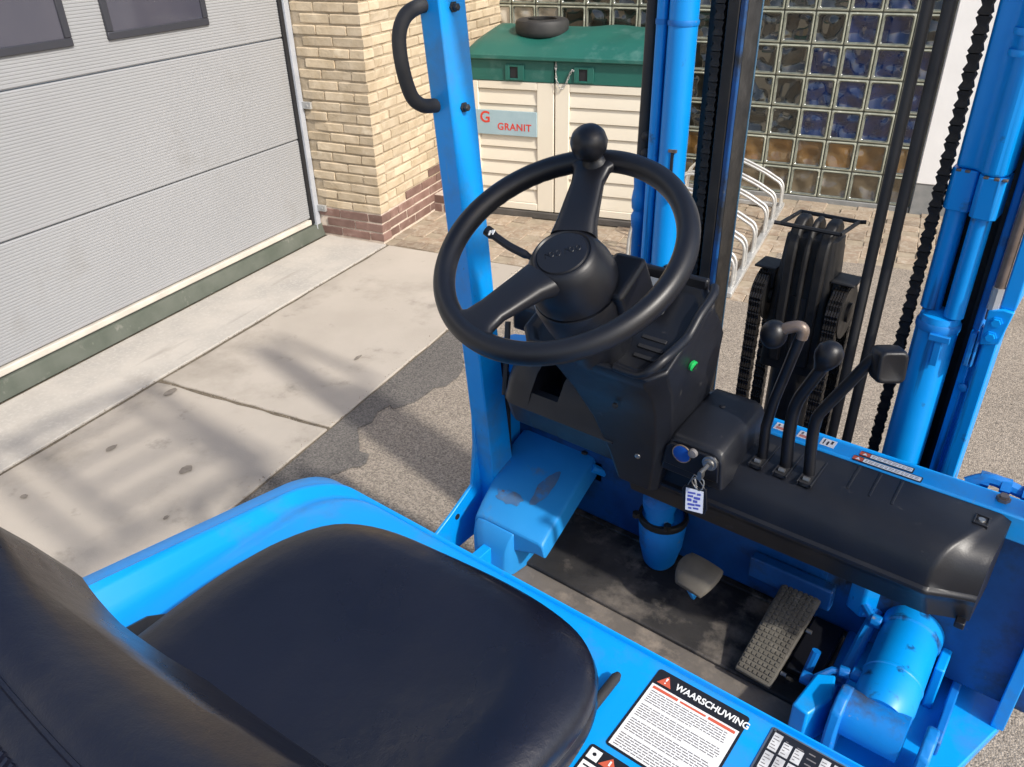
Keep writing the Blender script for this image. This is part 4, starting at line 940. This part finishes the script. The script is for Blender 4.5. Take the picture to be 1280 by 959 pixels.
# ---------------- pedals
bt = Matrix.Translation((-.421, 1.065, .715)) @ Matrix.Rotation(radians(-8), 4, 'Z') @ Matrix.Rotation(radians(28), 4, 'X')
mb = MB(); rings = []
for v in range(7):
    t = v / 6 - .5; y = t * .068; zz = -.05 * t * t * 4 * .22; wdt = .042 - .010 * (abs(t - .1) * 2) ** 2
    rings.append([bt @ Vector((x * wdt, y, z + zz - .006 * x * x)) for x, z in ((-1, -.006), (-1, 0), (-.92, .004), (-.5, .005), (0, .005), (.5, .005), (.92, .004), (1, 0), (1, -.006))])
mb.loft(rings); bk = mb.build('brake_pedal', brakem, T_, bevel=.002, ang=60)
mb = MB(); mb.prism([(-.008, -.004), (.008, -.004), (.004, -.075), (-.004, -.075)], 'y', -.012, .012, 0, bt @ Matrix.Translation((-.005, -.018, -.002))); mb.build('pedal_arm', bluef, bk, bevel=.002)
BL_, BR_, TL_, TR_ = q(-.297, .992, .612), q(-.230, .990, .610), q(-.291, 1.212, .686), q(-.214, 1.216, .690)
mb = MB(); up = Vector((0, -.32, .95)); dn = up * -.012
mb.loft([[p + dn for p in (BL_, BR_, TR_, TL_)], [BL_, BR_, TR_, TL_]], smooth=False); ap = mb.build('accelerator_pedal', pedm, T_, bevel=.003)
mb = MB(); NX, NY = 7, 22
for i in range(NX):
    for j in range(NY):
        def pt(u, v): return (BL_ * (1 - u) + BR_ * u) * (1 - v) + (TL_ * (1 - u) + TR_ * u) * v
        m_ = .055; u0 = m_ + (1 - 2 * m_) * (i + .12) / NX; u1 = m_ + (1 - 2 * m_) * (i + .88) / NX; v0 = .02 + .96 * (j + .14) / NY; v1 = .02 + .96 * (j + .86) / NY
        A = [pt(u0, v0), pt(u1, v0), pt(u1, v1), pt(u0, v1)]; ctr = (A[0] + A[2]) / 2
        mb.loft([A, [ctr + (p - ctr) * .8 + up * .0024 for p in A]], smooth=False, cap0=False)
mb.build('tread_pads', pedm, ap, smooth=False)['kind'] = 'stuff'
for (u, v) in ((1.03, .15), (1.04, .55)):
    p = (BL_ * (1 - u) + BR_ * u) * (1 - v) + (TL_ * (1 - u) + TR_ * u) * v
    mb = MB(); mb.lathe([(0, .004), (.010, .004)], tuple(p - up * .006), (1, 0, 0), 8); mb.build('hinge_pin', steel, ap)
mb = MB(); mb.box(-.225, -.168, 1.05, 1.20, .600, .612); mb.build('stop_plate', black, T_, bevel=.003)
# linkages right of the accelerator
for nm, pts, r in (('linkage_rod', [(-.175, 1.02, .64), (-.150, 1.05, .655), (-.110, 1.06, .66)], .0065), ('linkage_rod', [(-.190, 1.055, .61), (-.185, 1.07, .66)], .008), ('linkage_rod', [(-.135, 1.06, .62), (-.13, 1.15, .66), (-.125, 1.22, .68)], .011),
                   ('linkage_rod', [(-.185, 1.25, .70), (-.15, 1.20, .69), (-.12, 1.17, .685)], .008), ('linkage_rod', [(-.155, 1.22, .60), (-.15, 1.10, .60), (-.14, .98, .60)], .009)):
    mb = MB(); mb.tube(pts, r, 9); lk = mb.build(nm, bluew, T_)
for (x, y, z, r, ax) in ((-.182, 1.022, .638, .012, (1, 0, 0)), (-.132, 1.055, .658, .0105, (1, .2, 0)), (-.120, 1.175, .685, .012, (1, 0, 0)), (-.165, 1.21, .692, .010, (1, .5, 0)), (-.112, 1.06, .66, .013, (1, 0, 0))):
    mb = MB(); mb.lathe([(-.009, r), (.009, r)], (x, y, z), ax, 8); mb.build('rod_joint', bluew, T_, bevel=.002)
mb = MB(); mb.prism([(-.19, 1.235), (-.13, 1.245), (-.115, 1.215), (-.15, 1.19), (-.18, 1.205)], 'z', .66, .735); mb.build('pump_bracket', blue, T_, bevel=.005)

# ---------------- tilt cylinder and right hand panel
AX = Vector((-.006, .33, .035)).normalized(); C0 = Vector((-.060, 1.015, .655))
mb = MB(); mb.lathe([(-.01, .040), (.0, .044), (.02, .0475), (.06, .0475), (.062, .0487), (.066, .0487), (.068, .0475), (.165, .0475), (.168, .0505), (.21, .0505), (.214, .0475), (.30, .0475), (.31, .03), (.40, .016)], tuple(C0), tuple(AX), 40); tc_ = mb.build('tilt_cylinder', mastb, T_, ang=30)
mb = MB(); mb.lathe([(-.046, .034), (-.044, .038), (.044, .038), (.046, .034)], (-.060, .985, .652), (1, 0, 0), 32); mb.build('clevis_barrel', bluew, tc_, ang=40)
for x in (-.122, .008):
    mb = MB(); mb.prism([(.93, .575), (1.045, .575), (1.03, .64), (1.018, .675), (.995, .697), (.965, .700), (.94, .685), (.928, .65)], 'x', x, x + .018); mb.build('clevis_lug', bluew, T_, bevel=.004)
mb = MB(); mb.prism([(-.178, .935), (-.150, .93), (-.128, .985), (-.140, 1.035), (-.168, 1.02)], 'z', .575, .665); mb.build('floor_bracket', blue, T_, bevel=.004)
mb = MB(); mb.prism([(-.15, .64), (-.06, .64), (.070, 1.065), (.108, 1.19), (.108, 1.262), (-.13, 1.262)], 'z', .545, .566); mb.build('side_floor_plate', blue, T_, bevel=.003)
mb = MB(); mb.prism([(1.188, .566), (1.188, .9545), (1.30, .9545), (1.30, .566)], 'x', .102, .112); mb.build('side_panel', blue, T_, bevel=.003)
mb = MB(); mb.box(.092, .1125, 1.178, 1.188, .566, .955); mb.build('panel_flange', blue, T_, bevel=.002)
mb = MB(); mb.prism([(.86, .5665), (1.10, .5665), (1.10, .59), (1.03, .60)], 'x', .060, .066) if False else mb.box(.020, .034, 1.06, 1.25, .5665, .60); mb.build('weld_strip', bluew, T_, bevel=.003)
mb = MB(); mb.box(-.012, .004, 1.15, 1.262, .566, .665); mb.build('gusset', blue, T_, bevel=.003)
mb = MB(); mb.lathe([(0, .011), (.006, .011), (.006, .006)], (.006, 1.255, .655), (0, -1, 0), 12); mb.build('bolt', brassy, T_)

# ---------------- mast
YM = 1.50
ms = None
def part(nm, mt, **k): return mb.build(nm, mt, T_, **k)
# left outer rail (blue C section) and its cylinder
mb = MB(); mb.prism([(-.812, 1.60), (-.812, 1.495), (-.735, 1.495), (-.735, 1.508), (-.798, 1.508), (-.798, 1.60)], 'z', .12, 2.05); lr = part('mast_rail', mastb, bevel=.003)
mb = MB(); mb.lathe([(0, .028), (1.95, .028)], (-.752, 1.485, .17), (0, 0, 1), 28); part('lift_cylinder', mastb)
mb = MB(); mb.lathe([(0, .011), (1.9, .011)], (-.796, 1.482, .17), (0, 0, 1), 14); part('guide_tube', mastb)
for z in (1.60, 1.292, 1.11):
    mb = MB(); mb.lathe([(0, .0295), (.006, .0305), (.010, .0295)], (-.752, 1.485, z), (0, 0, 1), 28, cap0=False, cap1=False); mb.lathe([(0, .0125), (.010, .0125)], (-.796, 1.482, z), (0, 0, 1), 14, cap0=False, cap1=False)
    if z < 1.5: mb.box(-.735, -.722, 1.452, 1.470, z - .012, z + .018, 1)
    part('cylinder_clamp', [bluew, grease])
mb = MB(); mb.box(-.742, -.737, 1.4565, 1.461, 1.30, 1.372); mb.box(-.748, -.731, 1.456, 1.462, 1.368, 1.374, 1); part('clamp_rod', [seal, brassy])
for z in (1.385, 1.35):
    mb = MB(); mb.sphere((-.818, 1.49, z), .010, 12); part('rubber_stop', rub)
# inner rail, dark with grease, painted outer edge
mb = MB(); mb.prism([(-.722, 1.56), (-.722, 1.53), (-.708, 1.53), (-.708, 1.545), (-.672, 1.545), (-.672, 1.497), (-.6485, 1.497), (-.6485, 1.56)], 'z', .12, 2.05); part('inner_mast_rail', grease, bevel=.002)
mb = MB(); mb.prism([(-.6480, 1.503), (-.6480, 1.498), (-.637, 1.496), (-.6345, 1.503)], 'z', .12, 2.05); part('rail_flange', grimy_shade, bevel=.002)
mb = MB(); mb.prism([(-.6480, 1.566), (-.6480, 1.5035), (-.6345, 1.5035), (-.6345, 1.566)], 'z', .12, 2.05); part('inner_mast_rail', grease, bevel=.001)
mb = MB(); mb.prism([(-.641, 1.572), (-.641, 1.5665), (-.6335, 1.5665), (-.6335, 1.572)], 'z', .12, 2.05); part('rail_edge_strip', mat('worn_pale_edge', (.12, .27, .36), (.05, .2, .38), ns=20, rough=.4), bevel=.001)
# right hand side
mb = MB(); mb.lathe([(0, .036), (.97, .036), (.985, .033), (.99, .015)], (-.196, 1.50, .16), (0, 0, 1), 32); cylr = part('lift_cylinder', mastb)
mb = MB(); mb.lathe([(0, .0375), (.004, .038), (.012, .038), (.016, .036)], (-.196, 1.50, 1.118), (0, 0, 1), 32, cap0=False, cap1=False); mb.build('gland_ring', bluew, cylr)
mb = MB(); mb.box(-.188, -.176, 1.457, 1.463, 1.06, 1.115); mb.box(-.20, -.165, 1.456, 1.464, 1.108, 1.120); mb.build('lock_tab', bluew, cylr, bevel=.001)
mb = MB(); mb.lathe([(0, .018), (.25, .018)], (-.218, 1.512, 1.15), (0, 0, 1), 18); part('cylinder_rod_cover', mastb)
mb = MB(); mb.lathe([(0, .0165), (.25, .0165)], (-.174, 1.488, 1.15), (0, 0, 1), 18); part('cylinder_rod_cover', mastb)
mb = MB(); mb.prism([(-.240, 1.53), (-.240, 1.502), (-.232, 1.492), (-.206, 1.489), (-.1985, 1.491), (-.1955, 1.500), (-.193, 1.474), (-.186, 1.466), (-.160, 1.462), (-.152, 1.470), (-.150, 1.52)], 'z', 1.335, 1.405); cr = part('collar_clamp', mastb, bevel=.003)
mb = MB(); mb.prism([(-.236, 1.53), (-.236, 1.502), (-.226, 1.496), (-.206, 1.493), (-.197, 1.484), (-.190, 1.470), (-.176, 1.462), (-.160, 1.466), (-.152, 1.480), (-.150, 1.53)], 'z', 1.4055, 2.05); part('mast_rail', mastb, bevel=.006, seg=3)
mb = MB()
for x0, y0 in ((-.232, 1.4905), (-.218, 1.489), (-.186, 1.4655), (-.170, 1.4625), (-.158, 1.463)):
    mb.box(x0, x0 + .008, y0 - .001, y0 + .006, 1.4015, 1.4056)
mb.build('chipped_edge', brassy, cr, bevel=.0008)
mb = MB(); mb.lathe([(0, .0235), (.005, .0245), (.010, .0235)], (-.180, 1.488, 1.585), (0, 0, 1), 20, cap0=False, cap1=False); mb.lathe([(.03, .0235), (.035, .0245), (.040, .0235)], (-.180, 1.488, 1.585), (0, 0, 1), 20, cap0=False, cap1=False); part('rail_weld_band', blue)
mb = MB(); mb.prism([(-.150, 1.60), (-.150, 1.52), (-.140, 1.52), (-.140, 1.60)], 'z', .12, 2.05); part('inner_mast_rail', grease)
mb = MB(); mb.prism([(-.236, 1.57), (-.236, 1.545), (-.142, 1.545), (-.142, 1.57)], 'z', .12, 2.05); part('inner_mast_rail', grease)
mb = MB(); mb.prism([(-.141, 1.54), (-.141, 1.492), (-.126, 1.488), (-.126, 1.50), (-.118, 1.50), (-.118, 1.478), (-.094, 1.476), (-.094, 1.56), (-.135, 1.56)], 'z', .12, 1.13); part('mast_rail', mastb, bevel=.003)
mb = MB(); mb.prism([(-.141, 1.54), (-.141, 1.497), (-.128, 1.495), (-.128, 1.54)], 'z', 1.1305, 2.05); part('rail_flange', bluew, bevel=.003)
mb = MB(); mb.prism([(-.108, 1.56), (-.108, 1.470), (-.084, 1.470), (-.084, 1.56)], 'z', 1.19, 2.05); part('mast_rail', mastb, bevel=.003)
mb = MB(); mb.prism([(-.120, 1.120), (-.092, 1.128), (-.084, 1.19), (-.100, 1.192), (-.122, 1.185)], 'y', 1.462, 1.4755); bk2 = part('rail_bracket', blue, bevel=.002)
for (x, z) in ((-.105, 1.168), (-.107, 1.140)):
    mb = MB(); mb.lathe([(0, .010), (.003, .010), (.003, .0075), (.008, .0075)], (x, 1.462, z), (0, -1, 0), 6); mb.build('bolt', blue, bk2)
mb = MB(); mb.box(-.137, -.128, 1.468, 1.49, 1.07, 1.135); mb.box(-.1265, -.122, 1.468, 1.49, 1.07, 1.150); part('rail_stop', bluew, bevel=.003)
mb = MB(); mb.lathe([(0, .0085), (.004, .0085), (.0055, .005)], (-.126, 1.486, 1.02), (0, -1, 0), 8); part('bolt', bluew)
mb = MB(); mb.tube([(-.117, 1.475, 1.165), (-.117, 1.475, 1.25), (-.1165, 1.475, 1.55)], .0085, 10, 0); part('hydraulic_hose', brassy)
mb = MB(); mb.lathe([(0, .0105), (.04, .0105)], (-.117, 1.475, 1.185), (0, 0, 1), 8); part('hose_ferrule', galv)
# free hanging hoses
for x in (-.3345, -.3035):
    mb = MB(); mb.tube([(x, 1.50, .25), (x, 1.50, 1.2), (x, 1.50, 2.12)], .0100, 12); part('hydraulic_hose', rub)
mb = MB(); mb.tube([(-.829, 1.50, 1.335), (-.827, 1.50, 1.5), (-.823, 1.50, 2.12)], .0135, 12); part('hydraulic_hose', rub)
mb = MB(); mb.lathe([(0, .0125), (.135, .0125), (.14, .015), (.155, .0165), (.165, .0165), (.172, .0125), (.176, .012), (.182, .016), (.20, .0175), (.215, .0155), (.225, .0135), (.25, .0150), (.29, .0150), (.295, .011)], (-.831, 1.50, 1.045), (0, 0, 1), 18); part('hose_union', bluew, ang=35)
mb = MB(); mb.lathe([(0, .006), (.10, .006)], (-.805, 1.50, 1.05), (0, 0, 1), 10); part('hydraulic_pipe', rub)
# cross members of the mast
for z0, z1, m_ in ((.50, .66, bluew), (2.04, 2.12, blue)):
    mb = MB(); mb.box(-.80, -.10, 1.62, 1.66, z0, z1); part('mast_crossbar', m_, bevel=.004)
mb = MB(); mb.box(-.80, -.10, 1.58, 1.6195, .20, .34); part('mast_crossbar', bluew, bevel=.004)

# centre free-lift cylinder with its two chain sheaves
CX_, CY_ = -.447, 1.52
mb = MB(); mb.lathe([(0, .044), (1.02, .044)], (CX_, CY_, .10), (0, 0, 1), 28); fc = part('free_lift_cylinder', grease)
mb = MB(); rings = []
for z, hx, hy in ((.95, .062, .040), (1.06, .060, .042), (1.15, .054, .040), (1.22, .050, .036), (1.238, .049, .034), (1.242, .040, .028)):
    rings.append([q(CX_ + x, CY_ + y, z) for x, y in rrect(0, 0, hx, hy, .012, 3)])
mb.loft(rings); hd = mb.build('cylinder_head', grease, fc, ang=40)
for k in (-1, 0, 1):
    mb = MB(); mb.prism([(CY_ - .048, .97), (CY_ - .050, 1.10), (CY_ - .050, 1.19), (CY_ - .046, 1.225), (CY_ - .034, 1.252), (CY_ - .012, 1.270), (CY_ + .014, 1.272), (CY_ + .034, 1.256), (CY_ + .034, .97)], 'x', CX_ + k * .030 - (.011 if k else .006), CX_ + k * .030 + (.011 if k else .006)); mb.build('head_rib', grease, fc, bevel=.005)
mb = MB(); F = [q(CX_ - .058, CY_ - .045, 1.262), q(CX_ + .056, CY_ - .045, 1.262), q(CX_ + .062, CY_ + .045, 1.262), q(CX_ - .052, CY_ + .045, 1.262)]
for i in range(4): mb.tube([F[i], F[(i + 1) % 4]], .0042, 6)
mb.tube([F[0], F[0] + Vector((-.012, -.004, .001))], .004, 6); mb.tube([F[2], F[2] + Vector((.012, .004, .001))], .004, 6); mb.build('chain_guard', grease, fc)
CM = {}
def linkmesh():
    mb = MB()
    for dx in (-.0072, -.0036, 0, .0036, .0072):
        mb.prism([(-.0095, -.0100), (-.0060, -.0145), (.0060, -.0145), (.0095, -.0100), (.0050, 0), (.0095, .0100), (.0060, .0145), (-.0060, .0145), (-.0095, .0100), (-.0068, 0)], 'x', dx - .0013, dx + .0013)
    mb.lathe([(-.0088, .0042), (.0088, .0042)], (0, 0, .0085), (1, 0, 0), 8); mb.lathe([(-.0088, .0042), (.0088, .0042)], (0, 0, -.0055), (1, 0, 0), 8)
    return mb.mesh('link', chainm, smooth=False)
LK = linkmesh()
def chain(path, sx=1.0, pitch=.0275, turn=0):
    root = bpy.data.objects.new('leaf_chain', bpy.data.meshes.new('leaf_chain')); 
    p0, p1 = Vector(path[0]), Vector(path[-1])
    mb = MB(); P = [Vector(p) for p in path]; mb.tube(P, .0022, 6); root = mb.build('leaf_chain', chainm, T_)
    # walk along the path at chain pitch
    L = [0]; 
    for a, b in zip(P[:-1], P[1:]): L.append(L[-1] + (b - a).length)
    s = pitch / 2; i = 0
    while s < L[-1]:
        while L[i + 1] < s: i += 1
        t = (s - L[i]) / (L[i + 1] - L[i]); c = P[i].lerp(P[i + 1], t); d = (P[i + 1] - P[i]).normalized()
        ang = math.atan2(-d.y, d.z)
        place(LK, 'link', root, tuple(c), (ang, 0, turn), (sx * 1.05, 1.12, 1.0)); s += pitch
    return root
for sx_, cx_ in ((-1, -.5265), (1, -.3725)):
    mb = MB(); SC = (cx_ - .0, 1.512, 1.098); rs = .048
    mb.lathe([(-.014, .020), (-.014, rs + .006), (-.011, rs + .006), (-.010, rs - .004), (.010, rs - .004), (.011, rs + .006), (.014, rs + .006), (.014, .020)], SC, (1, 0, 0), 36); shv = part('chain_sheave', grease, ang=40)
    mb = MB(); mb.lathe([(-.018, .014), (-.018, .020), (.020, .020), (.022, .014)], SC, (1, 0, 0), 18); mb.build('sheave_pin', chainm, shv)
    mb = MB(); mb.box(cx_ - .022, cx_ + .024, SC[1] - .028, SC[1] + .030, SC[2] + rs + .014, SC[2] + rs + .019); mb.box(cx_ - sx_ * .012 - .008, cx_ - sx_ * .012 + .008, SC[1] - .02, SC[1] + .02, SC[2] + .02, SC[2] + rs + .014); mb.build('sheave_guard', grease, shv, bevel=.002)
    ar = [Vector((cx_, SC[1] - rs * cos(t * pi / 14), SC[2] + rs * sin(t * pi / 14))) for t in range(0, 15)]
    chain([(cx_, SC[1] - rs, .55)] + ar + [(cx_, SC[1] + rs, .60)], 1.35, .0262)
chain([(-.2505, 1.503, .62), (-.2505, 1.503, 1.2), (-.2505, 1.503, 1.98)], 1.0, .0275, pi / 2)
chain([(-.690, 1.512, .95), (-.690, 1.512, 1.4), (-.690, 1.512, 1.98)], .8, .0275, pi / 2)
mb = MB(); mb.lathe([(0, .012), (.05, .012), (.05, .006), (.07, .006)], (-.2505, 1.503, .545), (0, 0, 1), 8); part('chain_anchor', grease)
